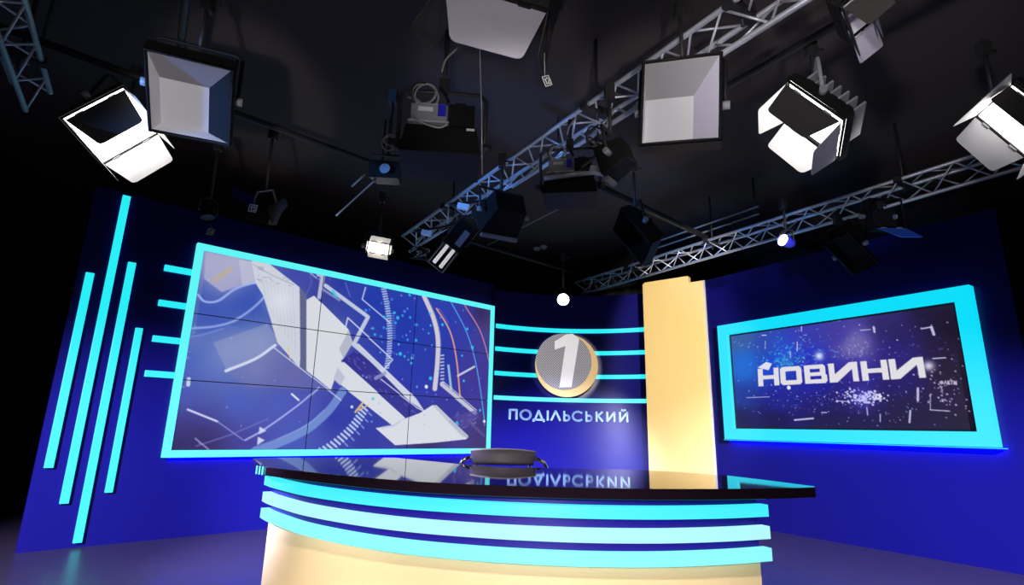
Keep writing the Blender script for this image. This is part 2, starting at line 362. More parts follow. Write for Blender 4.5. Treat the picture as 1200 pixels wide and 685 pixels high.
cv.line([(528, 493), (548, 511)], 4, (176, 182, 198), .9)
cv.line([(549, 492), (568, 510)], 4, (92, 80, 150), .6)
cv.dot(568, 493, 2, (215, 225, 240))
cv.curve([(300, 528), (330, 517), (359, 503), (385, 481), (402, 458)], 8.5, (116, 146, 208), .85)
cv.curve([(326, 514), (359, 498), (380, 480)], 1, (150, 175, 225), .6)
for i in range(16):
    t = i/15; x = 378+50*t+6*sin(pi*t); y = 528-50*t**1.15
    cv.line([(x-3.2, y-3), (x+3.2, y+2.6)], 2.1, (190, 208, 240), .95)
    if i % 2: cv.line([(x+5, y+5), (x+8, y+8)], 1.6, (150, 175, 230), .7)
cv.line([(220, 479), (255, 493)], 1.6, (205, 212, 248)); cv.line([(255, 493), (286, 515)], 1, (150, 155, 220), .8)
cv.line([(230, 522), (270, 509), (315, 490)], 1.1, (120, 122, 200), .7)
cv.curve([(288, 515), (311, 502), (349, 475), (374, 454)], 1.5, (180, 190, 242), .9)
cv.line([(229, 513), (246, 527)], 1.2, (165, 160, 205), .8)
cv.curve([(265, 434.5), (300, 420), (323, 404)], 2.6, (212, 222, 242), .95)
cv.line([(322, 407), (400, 468)], 1.1, (205, 210, 230), .9)
cv.poly([(305, 499), (313, 504), (304, 508)], (200, 208, 234)); cv.poly([(303, 511), (311, 515), (302, 521)], (200, 208, 234))
cv.line([(343, 461), (351, 468)], 1.8, (222, 228, 244))
cv.line([(338, 406), (341, 420)], 1.4, (224, 196, 150), .8)
cv.line([(417, 482), (426, 471)], 2, (222, 190, 118)); cv.line([(421, 480), (432, 474)], 1.4, (222, 190, 118)); cv.dot(413, 476, 1.5, (220, 226, 244))
cv.line([(221, 444), (220.5, 450)], 3, (208, 220, 240), .9)
for (x, y) in ((481, 345), (470, 414), (467, 372), (440, 392), (475, 417), (483, 425), (505, 381), (519, 380), (542, 416), (544, 446), (489, 453), (505, 443), (451, 371), (463, 366), (548, 385), (554, 407), (563, 480), (536, 495)):
    cv.dot(x, y, rnd.uniform(1.1, 2.3), (52, 196, 240), .9)
for i in range(34): cv.dot(rnd.gauss(470, 26), rnd.gauss(385, 34), rnd.uniform(.8, 1.9), rnd.choice([(52, 190, 240), (70, 150, 240), (120, 210, 240)]), .8)
for i in range(46): cv.dot(rnd.uniform(424, 570), rnd.uniform(340, 500), rnd.uniform(.5, 1.1), (150, 185, 240), .7)
for i in range(24): cv.dot(rnd.uniform(205, 400), rnd.uniform(310, 525), rnd.uniform(.4, .8), (170, 190, 235), .6)
cv.dot(500, 453, 2.2, (222, 232, 250))
imgL = cv.a

# --- news screen picture
SW, SH = 420, 202
def mapR(x, y):
    u, z = Rpx(x, y, -.05); return ((u+RW/2)/RW*SW, (R0[2]+RH/2-z)/RH*SH)
cv = Canvas(SW, SH, mapR, SW/270)
cv.bg([(865, 395, (58, 92, 160)), (870, 430, (28, 96, 196)), (868, 465, (26, 58, 160)), (866, 495, (24, 26, 90)), (900, 400, (48, 74, 170)), (905, 430, (30, 70, 205)), (910, 470, (32, 36, 160)), (910, 497, (24, 16, 84)),
       (940, 390, (60, 58, 170)), (950, 420, (44, 58, 190)), (955, 450, (30, 30, 165)), (960, 475, (28, 22, 130)), (965, 498, (26, 14, 70)), (985, 390, (66, 58, 158)), (1000, 405, (112, 104, 176)), (1000, 430, (58, 50, 170)), (1005, 470, (36, 26, 140)),
       (1010, 498, (28, 15, 62)), (1040, 380, (52, 42, 110)), (1050, 410, (50, 38, 140)), (1060, 450, (40, 26, 120)), (1070, 480, (34, 24, 86)), (1060, 500, (30, 16, 46)), (1090, 365, (36, 28, 62)), (1110, 400, (40, 30, 66)), (1120, 440, (42, 30, 58)), (1115, 470, (44, 32, 72)), (1135, 498, (34, 22, 34))], 3.4)
for (x, y, r, c) in ((868, 425, 22, (30, 112, 218)), (918, 410, 22, (34, 84, 222)), (950, 440, 26, (34, 40, 190)), (1004, 400, 16, (120, 112, 180)), (1000, 462, 24, (44, 30, 160))): cv.glow(x, y, r, c, .6)
cy_, wh = (70, 205, 230), (225, 228, 255)
for (x, y, r, c, a) in ((1125, 380, 26, (26, 20, 34), .85), (1135, 440, 30, (34, 24, 40), .8), (1100, 505, 46, (26, 16, 36), .8), (1000, 508, 60, (22, 12, 58), .75), (900, 508, 40, (18, 10, 70), .7), (860, 495, 20, (16, 14, 70), .6), (1060, 395, 26, (38, 30, 84), .6)): cv.glow(x, y, r, c, a)
for i in range(120):
    x, y = rnd.gauss(945, 42), rnd.gauss(425, 17); L_ = rnd.uniform(2, 9)
    cv.line([(x, y), (x+rnd.choice([-1, 1])*L_*rnd.random(), y+rnd.uniform(-2, 2))], rnd.uniform(.4, .8), rnd.choice([(40, 70, 240), (50, 110, 245), (70, 60, 220)]), .8)
for i in range(60):
    x, y = rnd.gauss(1060, 40), rnd.gauss(420, 22); cv.line([(x, y), (x+rnd.uniform(-5, 5), y)], .6, rnd.choice([(70, 60, 200), (110, 100, 220)]), .6)
for i in range(150):
    x, y = rnd.gauss(925, 24), rnd.gauss(412, 12)
    cv.line([(x, y), (x+rnd.uniform(-3, 3), y+rnd.uniform(-3, 3))], rnd.uniform(.4, .9), rnd.choice([cy_, (60, 130, 235), (120, 215, 235), (80, 110, 235)]), .75)
for i in range(40):
    x, y = rnd.gauss(918, 16), rnd.gauss(424, 5); cv.dot(x, y, rnd.uniform(.5, 1.3), (60, 200, 215), .7)
for i in range(170):
    x, y = rnd.gauss(985, 55), rnd.gauss(468, 12); cv.dot(x, y, rnd.uniform(.2, .6), rnd.choice([wh, (130, 140, 255), (190, 190, 255)]), .8)
for i in range(130):
    x, y = rnd.gauss(1014, 14), rnd.gauss(466, 4); cv.dot(x, y, rnd.uniform(.5, 1.4), (235, 235, 255), .9)
for i in range(90):
    x, y = rnd.uniform(862, 1135), rnd.uniform(375, 500); cv.dot(x, y, rnd.uniform(.3, .8), rnd.choice([wh, (150, 150, 250), (180, 170, 230)]), .8)
for i in range(60):
    x, y = rnd.gauss(1105, 16), rnd.gauss(455, 14); cv.dot(x, y, rnd.uniform(.4, 1.0), (205, 190, 235), .8)
for i in range(60):
    x, y = rnd.gauss(1000, 18), rnd.gauss(408, 7); cv.line([(x, y), (x+rnd.uniform(-2, 2), y+rnd.uniform(-2, 2))], .6, (190, 190, 225), .6)
for (x0, y0, x1, y1, t) in ((1081, 383, 1093, 381, 1.4), (1093, 381, 1096, 390, 2.6), (1024, 381, 1025, 387, 2.2), (1008, 385, 1020, 384, .9), (933, 399, 933, 409, 1.3), (938, 380, 938, 386, 1.2), (891, 391, 896, 391, 1.4), (895, 398, 895, 407, .8), (1068, 482, 1067, 496, 1.8), (1077, 455, 1077, 469, 2.2),
                            (1016, 478, 1017, 487, 1.2), (1032, 486, 1032, 495, 1.0), (1092, 463, 1092, 481, .7), (1092, 481, 1115, 482.5, 1.0), (930, 493, 952, 491, 2.0), (982, 470, 995, 471, 1.0), (962, 484, 968, 484, 1.1), (873, 466, 900, 465, .9), (925, 410, 925, 418, 1.), (972, 374, 984, 373, 1.2), (1095, 419, 1110, 418, 1.2)):
    cv.line([(x0, y0), (x1, y1)], t, (205, 205, 240), .9)
cv.glow(959, 416, 5, (235, 240, 255), .9); cv.glow(1090, 428, 5, (235, 235, 245), .85); cv.glow(1010, 466, 14, (120, 120, 255), .35); cv.glow(920, 424, 10, (60, 190, 220), .35)
cv.dot(923, 454, 2.6, (232, 232, 246))
TQ = [(886.0, 431.5), (1082.5, 417.0), (1087.0, 442.0), (887.0, 452.5)]
def TX(s, t):                                                     # s,t in 0..1 over the word
    P = [V(p) for p in TQ]; p = P[0]*(1-s)*(1-t)+P[1]*s*(1-t)+P[2]*s*t+P[3]*(1-s)*t; return tuple(p)
def glyph(s0, s1, strokes, col=(224, 221, 226)):
    for st in strokes: cv.poly([TX(s0+(s1-s0)*a, t) for a, t in st], col)
NN = [[(0, 0), (.24, 0), (.24, 1), (0, 1)], [(.76, 0), (1, 0), (1, 1), (.76, 1)], [(.2, .40), (.8, .40), (.8, .62), (.2, .62)]]
OO = [[(.1, 0), (.9, 0), (1, .12), (1, .25), (0, .25), (0, .12)], [(0, .75), (1, .75), (1, .88), (.9, 1), (.1, 1), (0, .88)], [(0, .2), (.25, .2), (.25, .8), (0, .8)], [(.75, .2), (1, .2), (1, .8), (.75, .8)]]
VV = [[(0, 0), (.25, 0), (.25, 1), (0, 1)], [(.2, 0), (.86, 0), (.95, .1), (.95, .22), (.2, .22)], [(.2, .4), (.95, .4), (.95, .6), (.2, .6)], [(.2, .78), (1, .78), (1, .9), (.9, 1), (.2, 1)], [(.70, .2), (.95, .2), (.95, .42), (.70, .42)], [(.75, .55), (1, .55), (1, .85), (.75, .85)]]
II = [[(0, 0), (.2, 0), (.2, 1), (0, 1)], [(.8, 0), (1, 0), (1, 1), (.8, 1)], [(.0, 1), (.0, .8), (.72, 0), (1, 0), (1, .12), (.26, 1)]]
for s0, s1, gl in ((0, .125, NN), (.133, .262, OO), (.278, .412, VV), (.425, .60, II), (.62, .78, NN), (.79, 1.0, II)): glyph(s0, s1, gl)
cv.poly([(886, 430), (896, 423), (903, 425), (899, 433)], (222, 222, 240))
for (x, y, sz) in ((1104, 448, 1.),):                             # small word ФАКТИ
    def ln(pts): cv.line([(x+a*sz, y+b*sz) for a, b in pts], .75, (214, 205, 235))
    ln([(0, -1), (3, -1), (3, 1), (0, 1), (0, -1)]); ln([(1.5, -2), (1.5, 2)])
    ln([(4.6, 2), (6, -2), (7.4, 2)]); ln([(8.8, -2), (8.8, 2)]); ln([(11, -2), (8.8, 0), (11, 2)])
    ln([(12.2, -2), (15, -2)]); ln([(13.6, -2), (13.6, 2)]); ln([(16.4, -2), (16.4, 2), (19, -2), (19, 2)])
imgR = cv.a

# ------------------------------------------------------------------ video wall
def frame_ring(bm, P, w, h, zc, m, off0, off1):
    o = [(-w/2-m, zc-h/2-m), (w/2+m, zc-h/2-m), (w/2+m, zc+h/2+m), (-w/2-m, zc+h/2+m)]
    i = [(-w/2, zc-h/2), (w/2, zc-h/2), (w/2, zc+h/2), (-w/2, zc+h/2)]
    r = [[bm.verts.new(P(*p, q)) for p in L] for q in (off0, off1) for L in (o, i)]
    ob, ib, of, if_ = r
    for k in range(4):
        j = (k+1) % 4
        bm.faces.new((of[k], of[j], if_[j], if_[k])); bm.faces.new((ob[k], ib[k], ib[j], ob[j]))
        bm.faces.new((ob[k], ob[j], of[j], of[k])); bm.faces.new((ib[k], if_[k], if_[j], ib[j]))
vw = thing('video_wall', 'large nine-panel video wall with pale cyan light frame showing a white arrow', 'video wall', Lp(0, L0[2]-LH/2-LM, WL))
bm = B(); frame_ring(bm, Lp, LW, LH, L0[2], LM, WL+.002, 0); link('light_frame', bm, 'cyan_frame', vw)
bm = B(); box(bm, Lp(0, L0[2], WL+.012), Lu*(LW/2-.001), Ln*.009, Z*(LH/2-.001)); link('back_panel', bm, 'screenblack', vw)
gap = .005
for r in range(3):
    for c in range(3):
        y0, y1, x0, x1 = r*CH//3, (r+1)*CH//3, c*CW//3, (c+1)*CW//3
        a, b_ = -LW/2+LW*c/3+gap*.6, -LW/2+LW*(c+1)/3-gap*.6
        zt, zb = L0[2]+LH/2-LH*r/3-gap*.6, L0[2]+LH/2-LH*(r+1)/3+gap*.6
        bm = B(); box(bm, Lp((a+b_)/2, (zt+zb)/2, WL+.034), Lu*(b_-a)/2, Ln*.012, Z*(zt-zb)/2)
        pn = link('display_panel', bm, 'screenblack', vw)
        picture_mesh('display_picture', imgL[y0:min(y1+1, CH), x0:min(x1+1, CW)], Lp, a+.001, b_-.001, zb+.001, zt-.001, WL+.0465, pn)
bm = B(); box(bm, Lp(0, L0[2]-LH/2-LM-.008, WL+.012), Lu*(LW/2), Ln*.008, Z*.006); link('blue_backlight', bm, 'blue_led', vw)

# ------------------------------------------------------------------ news screen
ns = thing('wall_screen', 'wide screen reading НОВИНИ in a thick bright cyan light frame', 'screen', Rp(0, R0[2]-RH/2-RM, WR))
bm = B(); frame_ring(bm, Rp, RW, RH, R0[2], RM, WR+.002, 0); link('light_frame', bm, 'cyan_right', ns)
bm = B(); box(bm, Rp(0, R0[2], WR+.022), Ru*(RW/2-.001), Rn*.018, Z*(RH/2-.001)); dp = link('display_panel', bm, 'screenblack', ns)
bm = B(); frame_ring(bm, Rp, RW-.05, RH-.04, R0[2], .018, WR+.040, WR+.052); link('bezel', bm, 'screenblack', ns)
picture_mesh('display_picture', imgR, Rp, -RW/2+.022, RW/2-.022, R0[2]-RH/2+.018, R0[2]+RH/2-.018, WR+.046, ns)
bm = B(); box(bm, Rp(.02, R0[2]-RH/2-RM-.008, WR+.085), Ru*(RW/2+RM+.03), Rn*.02, Z*.003); link('lower_ledge', bm, 'cyan_right', ns)
bm = B(); box(bm, Rp(0.02, R0[2]-RH/2-RM-.018, WR+.03), Ru*(RW/2+RM), Rn*.012, Z*.005); link('blue_backlight', bm, 'blue_led', ns)

# ------------------------------------------------------------------ round emblem with the numeral 1
EY = 7.66
ec = on_y(664, 427.5, EY); ERX = (on_y(701, 427.5, EY)-on_y(627, 427.5, EY))[0]/2; ERZ = ERX
em = thing('round_emblem', 'round grey perforated emblem with gold ring and white numeral 1', 'emblem', ec)
bm = B(); disc(bm, ec, (ERX, 0, 0), (0, 0, ERZ), (0, .045, 0)); link('gold_ring', bm, 'ring', em, bevel=.006)
gc = on_y(660.8, 423, EY-.03)
bm = B(); disc(bm, gc, (ERX*.875, 0, 0), (0, 0, ERZ*.885), (0, .029, 0)); link('perforated_disc', bm, 'perf', em)
pts = [(650.0, 399.9), (663.5, 391.6), (671, 390.8), (678.6, 397), (669.6, 453.5), (655.4, 453.7), (662.5, 405), (650.0, 409.7)]
bm = B(); prism(bm, [on_y(x, y, EY-.031) for x, y in pts], (0, -.014, 0)); link('numeral', bm, 'numeral', em)
for dx in (-.2, .2):
    bm = B(); tube(bm, [ec+V((dx, .04, 0)), V((ec[0]+dx, AY+sqrt(AR**2-(ec[0]+dx-AX)**2)-.001, ec[2]))], .03, 12); link('standoff', bm, 'steel', em)

# ------------------------------------------------------------------ lettering ПОДІЛЬСЬКИЙ (strokes in a unit box, raised on the wall)
def circ(cx, cy, rx, ry, a0, a1, n=22): return [(cx+rx*cos(radians(a0+(a1-a0)*i/n)), cy+ry*sin(radians(a0+(a1-a0)*i/n))) for i in range(n+1)]
soft_sign = [[(0, 1), (0, 0), (.45, 0)] + circ(.5, .29, .5, .29, -90, 90, 14) + [(0, .58)]]
GL = {'П': [[(0, 0), (0, 1), (1, 1), (1, 0)]], 'О': [circ(.5, .5, .5, .5, 0, 360, 32)], 'Д': [[(.0, -.17), (.0, 0), (1, 0), (1, -.17)], [(.14, 0), (.5, 1), (.86, 0)]],
      'І': [[(.5, 0), (.5, 1)]], 'Л': [[(0, 0), (.5, 1), (1, 0)]], 'Ь': soft_sign, 'С': [circ(.56, .5, .56, .5, 48, 312, 26)],
      'К': [[(0, 0), (0, 1)], [(.95, 1), (.05, .48)], [(.25, .60), (1, 0)]], 'И': [[(0, 1), (0, 0), (1, 1), (1, 0)]], 'Й': [[(0, 1), (0, 0), (1, 1), (1, 0)], [(.25, 1.28), (.5, 1.18), (.75, 1.28)]]}
word = [('П', 42, 112), ('О', 133, 230), ('Д', 240, 340), ('І', 357, 373), ('Л', 388, 475), ('Ь', 495, 552), ('С', 567, 660), ('Ь', 680, 738), ('К', 765, 830), ('И', 855, 930), ('Й', 962, 1037)]
def wallx(px, py):                                                # where the ray meets the curved back wall
    d = ray(px, py); A = d[0]**2+d[1]**2; Bq = -2*(d[0]*AX+d[1]*AY); Cq = AX**2+AY**2-(AR-.02)**2
    return d*((-Bq+sqrt(Bq*Bq-4*A*Cq))/(2*A))
zb = (wallx(596, 492)[2]+wallx(735, 494.5)[2])/2; zt = (wallx(596, 479)[2]+wallx(735, 481.5)[2])/2
sg = thing('wall_lettering', 'raised pale blue lettering ПОДІЛЬСЬКИЙ on the curved blue wall', 'sign', wallx(666, 494))
SWD = .026
for ch, a, b_ in word:
    xa, xb = wallx(590+a/7.06, 487), wallx(590+b_/7.06, 487); tha, thb = arc_th(xa[0]), arc_th(xb[0]); tm = (tha+thb)/2
    tx = V((cos(tm), -sin(tm), 0)); nn = -V((sin(tm), cos(tm), 0)); cc = arc(tm, .004)
    wd = max(.001, np.linalg.norm(xb-xa)-SWD); H = zt-zb-SWD
    def L3(p): return cc + tx*((p[0]-.5)*wd) + Z*(zb+SWD/2+p[1]*H)
    bm = B()
    for st in GL[ch]:
        for p, q in zip(st[:-1], st[1:]):
            A, D = L3(p), L3(q); t = unit(D-A); s_ = np.cross(t, nn)*SWD/2; e = t*SWD*.28
            prism(bm, [A-s_-e, D-s_+e, D+s_+e, A+s_-e], nn*.022)
    link('letter', bm, 'letter', sg)

# ------------------------------------------------------------------ yellow pillar
PL = on_y(757, 452, 7.38); pu = V((cos(radians(-38)), sin(radians(-38)), 0)); pn_ = V((pu[1], -pu[0], 0))
if pn_ @ PL > 0: pn_ = -pn_
def on_p(x, y): return on_plane(x, y, PL, pn_)
PW = (on_p(831, 452)-PL) @ pu
ztop = on_p(806, 323)[2]; zn = on_p(808, 330.5)[2]; sn = (on_p(806, 326)-PL) @ pu; zl = on_p(757, 333)[2]
pl = thing('yellow_pillar', 'tall flat yellow pillar panel with a notched top beside the back wall', 'pillar', PL+pu*PW/2+Z*(FLOOR-PL[2]))
def PP(s, z, off=0): return V((PL[0], PL[1], 0))+pu*s+pn_*off+Z*z
bm = B(); prism(bm, [PP(0, FLOOR), PP(PW, FLOOR), PP(PW, zn), PP(sn, zn), PP(sn, ztop), PP(.03, zl+.03), PP(0, zl)], -pn_*.10); link('panel', bm, 'yellow', pl, bevel=.004)
bm = B(); box(bm, PP(PW+.012, (FLOOR+zn)/2, -.05), pu*.0115, pn_*.05, Z*(zn-FLOOR)/2); link('edge_strip', bm, 'yellow_edge', pl)

# ------------------------------------------------------------------ news desk
zd = -.222; TH = .044
front = [(296, 537), (302, 542), (309, 546), (334, 549.5), (360, 552.3), (400, 556.5), (440, 560.3), (500, 564.6), (580, 568.2), (650, 570.4), (720, 572), (790, 572.6), (860, 572.4), (920, 571.6), (955, 570.6)]
back = [(956, 569.6), (905, 563), (853, 556.8), (800, 552.8), (743, 549.8), (690, 549), (640, 548), (590, 547), (545, 544), (505, 540), (464, 536), (420, 535.6), (360, 535.8), (310, 536)]
def smooth2(P, n):
    P = [V(p) for p in P]; Q = [2*P[0]-P[1]]+P+[2*P[-1]-P[-2]]; out = []
    for i in range(1, len(Q)-2):
        for k in range(n):
            t = k/n; out.append(.5*(2*Q[i]+(Q[i+1]-Q[i-1])*t+(2*Q[i-1]-5*Q[i]+4*Q[i+1]-Q[i+2])*t*t+(3*Q[i]-Q[i-1]-3*Q[i+1]+Q[i+2])*t**3))
    return out+[P[-1]]
fr = smooth2([on_z(x, y, zd) for x, y in front], 4); bk = [on_z(x, y, zd) for x, y in back]
dk = thing('news_desk', 'curved news presenter desk with glossy black top, glowing bands and yellow front', 'desk', (0, 2.75, FLOOR))
outline = [V((p[0], p[1], zd)) for p in fr+bk]
bm = B(); prism(bm, outline, (0, 0, -TH)); link('tabletop', bm, 'gloss_black', dk, bevel=.003)
Yb = 2.41
def zY(x, y): return on_y(x, y, Yb)[2]
z1t, z1b, z2t, z2b, z3t, z3b = [zY(760, y) for y in (593.6, 608.6, 620.6, 636.6, 648.2, 664.6)]
b3 = [(304.5, 605.8), (311, 610), (326, 616.5), (350, 625.3), (390, 635), (440, 644.2), (500, 652), (580, 658.9), (650, 662.8), (705, 664.4), (760, 664.6), (805, 663.6), (860, 660.8), (905.5, 657)]
bp = [p[:2] for p in smooth2([on_z(x, y, z3b) for x, y in b3], 4)]
def offset(path, d):
    P = [V((p[0], p[1], 0)) for p in path]; out = []
    for i in range(len(P)):
        t = unit(P[min(i+1, len(P)-1)]-P[max(i-1, 0)]); out.append((P[i]+V((-t[1], t[0], 0))*d)[:2])
    return out
for za, zb_, m in ((z1t, z1b, 'band_a'), (z2t, z2b, 'band_b'), (z3t, z3b, 'band_c')):
    bm = B(); ribbon(bm, bp, (zb_, za), .045)
    o = soften(link('light_band', bm, m, dk))
    o['label'] = {'band_a': 'cyan top band', 'band_b': 'palest middle band', 'band_c': 'light cyan lower band'}[m]
inner = offset(bp, .05)
def trim(path, a, b_):
    P = [V(p) for p in path]; d = unit(P[1]-P[0]); e = unit(P[-1]-P[-2]); return [P[0]+d*a]+P[1:-1]+[P[-1]-e*b_]
inner_t = trim(inner, .004, .02)
bm = B(); ribbon(bm, inner_t, (z3b, zd-TH-.001), .05); soften(link('blue_fascia', bm, 'blue_desk', dk))
bm = B(); ribbon(bm, inner_t, (FLOOR+.001, z3b-.001), .05); soften(link('yellow_front', bm, 'ybright', dk))
# rear supports that carry the back of the top
for (x, y) in ((1.05, 3.02), (-.05, 2.98), (-1.15, 3.70)):
    bm = B(); box(bm, (x, y, (FLOOR+zd-TH)/2), (.03, 0, 0), (0, .03, 0), (0, 0, (zd-TH-FLOOR)/2-.001)); link('support_post', bm, 'blue_desk', dk)
for k in range(3):
    p = on_z(303.5+k*3.4, 545.0+k*.5, zd); bm = B(); box(bm, V((p[0], p[1], zd-TH/2))+V((-.004, -.012, 0)), (.003, 0, 0), (0, .004, 0), (0, 0, TH*.5)); link('edge_trim', bm, 'band_a', dk)

# ------------------------------------------------------------------ presenter chair behind the desk
chY = 3.92
ctop = on_y(590, 527, chY); cx, cz = ctop[0], ctop[2]
ch = thing('office_chair', 'dark padded office chair with chrome armrests behind the desk', 'chair', (cx, chY, FLOOR))
W2_ = (on_y(629, 535, chY)-on_y(553, 535, chY))[0]/2
def cushion(z0, z1, w0, w1, bow, name):
    bm = B(); nx, nz = 20, 8; grid = {}
    for side in (0, 1):
        for i in range(nx+1):
            for j in range(nz+1):
                u, v = i/nx*2-1, j/nz
                ww = w0+(w1-w0)*v
                th_ = .040*sqrt(max(.06, 1-u**10))*sqrt(max(.06, 1-(2*v-1)**6))
                zz = z0+(z1-z0)*v + bow*(1-u*u)*v
                yy = chY - .06*(1-u*u) + .04*v + (th_ if side else -th_)
                grid[side, i, j] = bm.verts.new((cx+u*ww, yy, zz))
    for i in range(nx):
        for j in range(nz):
            bm.faces.new([grid[0, i, j], grid[0, i+1, j], grid[0, i+1, j+1], grid[0, i, j+1]]); bm.faces.new([grid[1, i, j], grid[1, i, j+1], grid[1, i+1, j+1], grid[1, i+1, j]])
    for i in range(nx):
        for j in (0, nz): bm.faces.new([grid[0, i, j], grid[1, i, j], grid[1, i+1, j], grid[0, i+1, j]])
    for j in range(nz):
        for i in (0, nx): bm.faces.new([grid[0, i, j], grid[0, i, j+1], grid[1, i, j+1], grid[1, i, j]])
    o = link(name, bm, 'leather', ch, smooth=True)
    bm = B(); tube(bm, [(cx+u*(w1-.004), chY-.06*(1-u*u)+.04-.012, z1+bow*(1-u*u)+.004) for u in [k/12-1 for k in range(25)]], .0055, 6); link('piping', bm, 'cable', o)
    return o
W2_ *= 1.03
cushion(cz-.095, cz-.012, W2_*.90, W2_, .016, 'upper_backrest')
cushion(cz-.34, cz-.135, W2_*.84, W2_*.92, .01, 'lower_backrest')
for s in (-1, 1):
    bm = B(); tube(bm, [(cx+s*W2_*.8, chY+.03, cz-.06), (cx+s*W2_*.8, chY+.05, cz-.2), (cx+s*W2_*.7, chY+.05, cz-.32)], .010, 8); link('back_frame', bm, 'chrome', ch)
seat_z = FLOOR+.47; sy = chY+.20
bm = B(); disc(bm, (cx, sy, seat_z), (.24, 0, 0), (0, .24, 0), (0, 0, -.08), 40); link('seat', bm, 'leather', ch, bevel=.03)
for s in (-1, 1):
    bm = B(); x0 = cx+s*(W2_-.01); dx = s*.085
    tube(bm, [(x0-dx*.3, chY+.03, cz-.05), (x0+dx*.25, chY+.01, cz-.055), (x0+dx*.7, chY-.01, cz-.075), (x0+dx*.95, chY+.0, cz-.12), (x0+dx*1.0, chY+.06, cz-.22), (x0+dx*.6, chY+.12, seat_z-.05), (cx+s*.15, sy, seat_z-.085)], .013, 10)
    link('armrest', bm, 'chrome', ch)
bm = B(); tube(bm, [(cx, sy, seat_z-.08), (cx, sy, FLOOR+.10)], .028, 14); tube(bm, [(cx, chY+.03, cz-.30), (cx, sy-.1, seat_z-.12), (cx, sy, seat_z-.09)], .02, 8); link('gas_column', bm, 'chrome', ch)
for k in range(5):
    a = 2*pi*k/5+.3; d = V((cos(a), sin(a), 0)); q = V((cx, sy, 0))
    bm = B(); tube(bm, [q+Z*(FLOOR+.11), q+d*.28+Z*(FLOOR+.075)], [.026, .016], 8); lg = link('base_leg', bm, 'chrome', ch)
    bm = B(); w = np.cross(d, Z); tube(bm, [q+d*.28+w*.02+Z*(FLOOR+.03), q+d*.28-w*.02+Z*(FLOOR+.03)], .03, 14); tube(bm, [q+d*.28+Z*(FLOOR+.03), q+d*.28+Z*(FLOOR+.08)], .008, 6); link('caster', bm, 'plastic', lg)

# ------------------------------------------------------------------ trusses and pipes
TU = V((cos(RY), sin(RY), 0)); TN = V((-TU[1], TU[0], 0))           # grid direction shared with the right wall
def G(D, t, z): return TN*D + TU*t + Z*z
ROD = 'suspension_rod'
def truss(name, label, D, t0, t1, z=2.13, s=.20, rods=(), step=.20):
    h = s*.866; base = G(D, (t0+t1)/2, z-h*2/3)
    o = thing(name, label, 'truss', base)
    sec = [(-s/2, h/3), (s/2, h/3), (0, -h*2/3)]
    for a, c in sec:
        bm = B(); tube(bm, [G(D+a, t0, z+c), G(D+a, t1, z+c)], .0165, 12); link('chord', bm, 'alu', o)
    for i, j in ((0, 1), (1, 2), (2, 0)):
        bm = B(); n = int((t1-t0)/step)
        for k in range(n):
            ta, tb = t0+k*step, t0+(k+1)*step; p, q = (sec[i], sec[j]) if k % 2 else (sec[j], sec[i])
            tube(bm, [G(D+p[0], ta, z+p[1]), G(D+q[0], tb, z+q[1])], .0075, 6)
        link('lacing', bm, 'alu', o)
    for t in rods:
        bm = B(); tube(bm, [G(D, t, CEIL-.001), G(D, t, z-.03)], .012, 8); box(bm, G(D, t, z+h/3), TN*(s/2+.03), TU*.03, Z*.025); link(ROD, bm, 'darkp', o)
    return o
truss('lighting_truss', 'long aluminium lattice truss crossing the ceiling above the big screen', 2.35, -5.9, 2.0, rods=(-4.8, -2.6, -1.45, .6))
truss('lighting_truss', 'aluminium lattice truss over the yellow pillar and news screen', 5.30, -6.3, .6, rods=(-5.2, -3.9, -1.9, 0.1))
truss('lighting_truss', 'blue-lit aluminium truss in the upper corner over the unlit wall side', -.97, -4.6, -2.2, rods=(-4.2, -2.6))
PU, PN = V((cos(LY), sin(LY), 0)), V((-sin(LY), cos(LY), 0))
def Gp(D, t, z): return PN*D + PU*t + Z*z
def pipe(name, label, f, D, t0, t1, z, r=.024, rods=(), m='darkp'):
    o = thing(name, label, 'pipe', f(D, (t0+t1)/2, z))
    bm = B(); tube(bm, [f(D, t0, z), f(D, t1, z)], r, 12); link('pipe', bm, m, o)
    for t in rods:
        bm = B(); tube(bm, [f(D, t, z), f(D, t, CEIL-.001)], .009, 8); link(ROD, bm, 'darkp', o)
    return o
z_ = 2.30
pipe('ceiling_pipe', 'dark ceiling pipe running from beside the unlit softbox towards the boxed lamp', Gp, z_/.542, -.4, 2.35, z_, rods=(-.2, .9, 2.2))
pipe('ceiling_pipe', 'dark pipe crossing the truss above the yellow pillar', Gp, 2.28/.740, 1.05*3.08, 2.2*3.08, 2.28, .032, rods=(3.3, 6.6))
pipe('ceiling_pipe', 'thin dark ceiling pipe running behind the trusses above the back wall', Gp, z_/.434, .7*5.3, 1.32*5.3, z_, .018, rods=(3.8, 6.9))
pipe('ceiling_rail', 'upper of two thin rails beside the truss over the pillar', G, 2.42/.459, -.93*5.27, -.62*5.27, 2.42, .010, rods=(-4.8, -3.3), m='steel')
pipe('ceiling_rail', 'lower of two thin rails beside the truss over the pillar', G, 2.36/.4425, -.93*5.33, -.62*5.33, 2.36, .010, rods=(-4.9, -3.35), m='steel')
pipe('ceiling_rail', 'thin bright ceiling rail below the long truss near the smoke detector', G, 2.6/.678, -1.75*3.83, -1.15*3.83, 2.6, .009, rods=(-6.6, -4.5), m='steel')
pipe('ceiling_pipe', 'dark pipe carrying the lit lamps by the news screen side', G, 3.05, -2.8, .4, 2.34, .024, rods=(-2.6, .1))
pipe('ceiling_pipe', 'dark pipe carrying the grey-doored lamp at the top', G, 1.05, -2.6, .4, 2.34, .024, rods=(-2.4, .1))
pipe('ceiling_pipe', 'dark pipe carrying the unlit softbox and the lit lamp beside it', G, -.15, -4.6, -2.0, 2.34, .024, rods=(-4.4, -2.2))

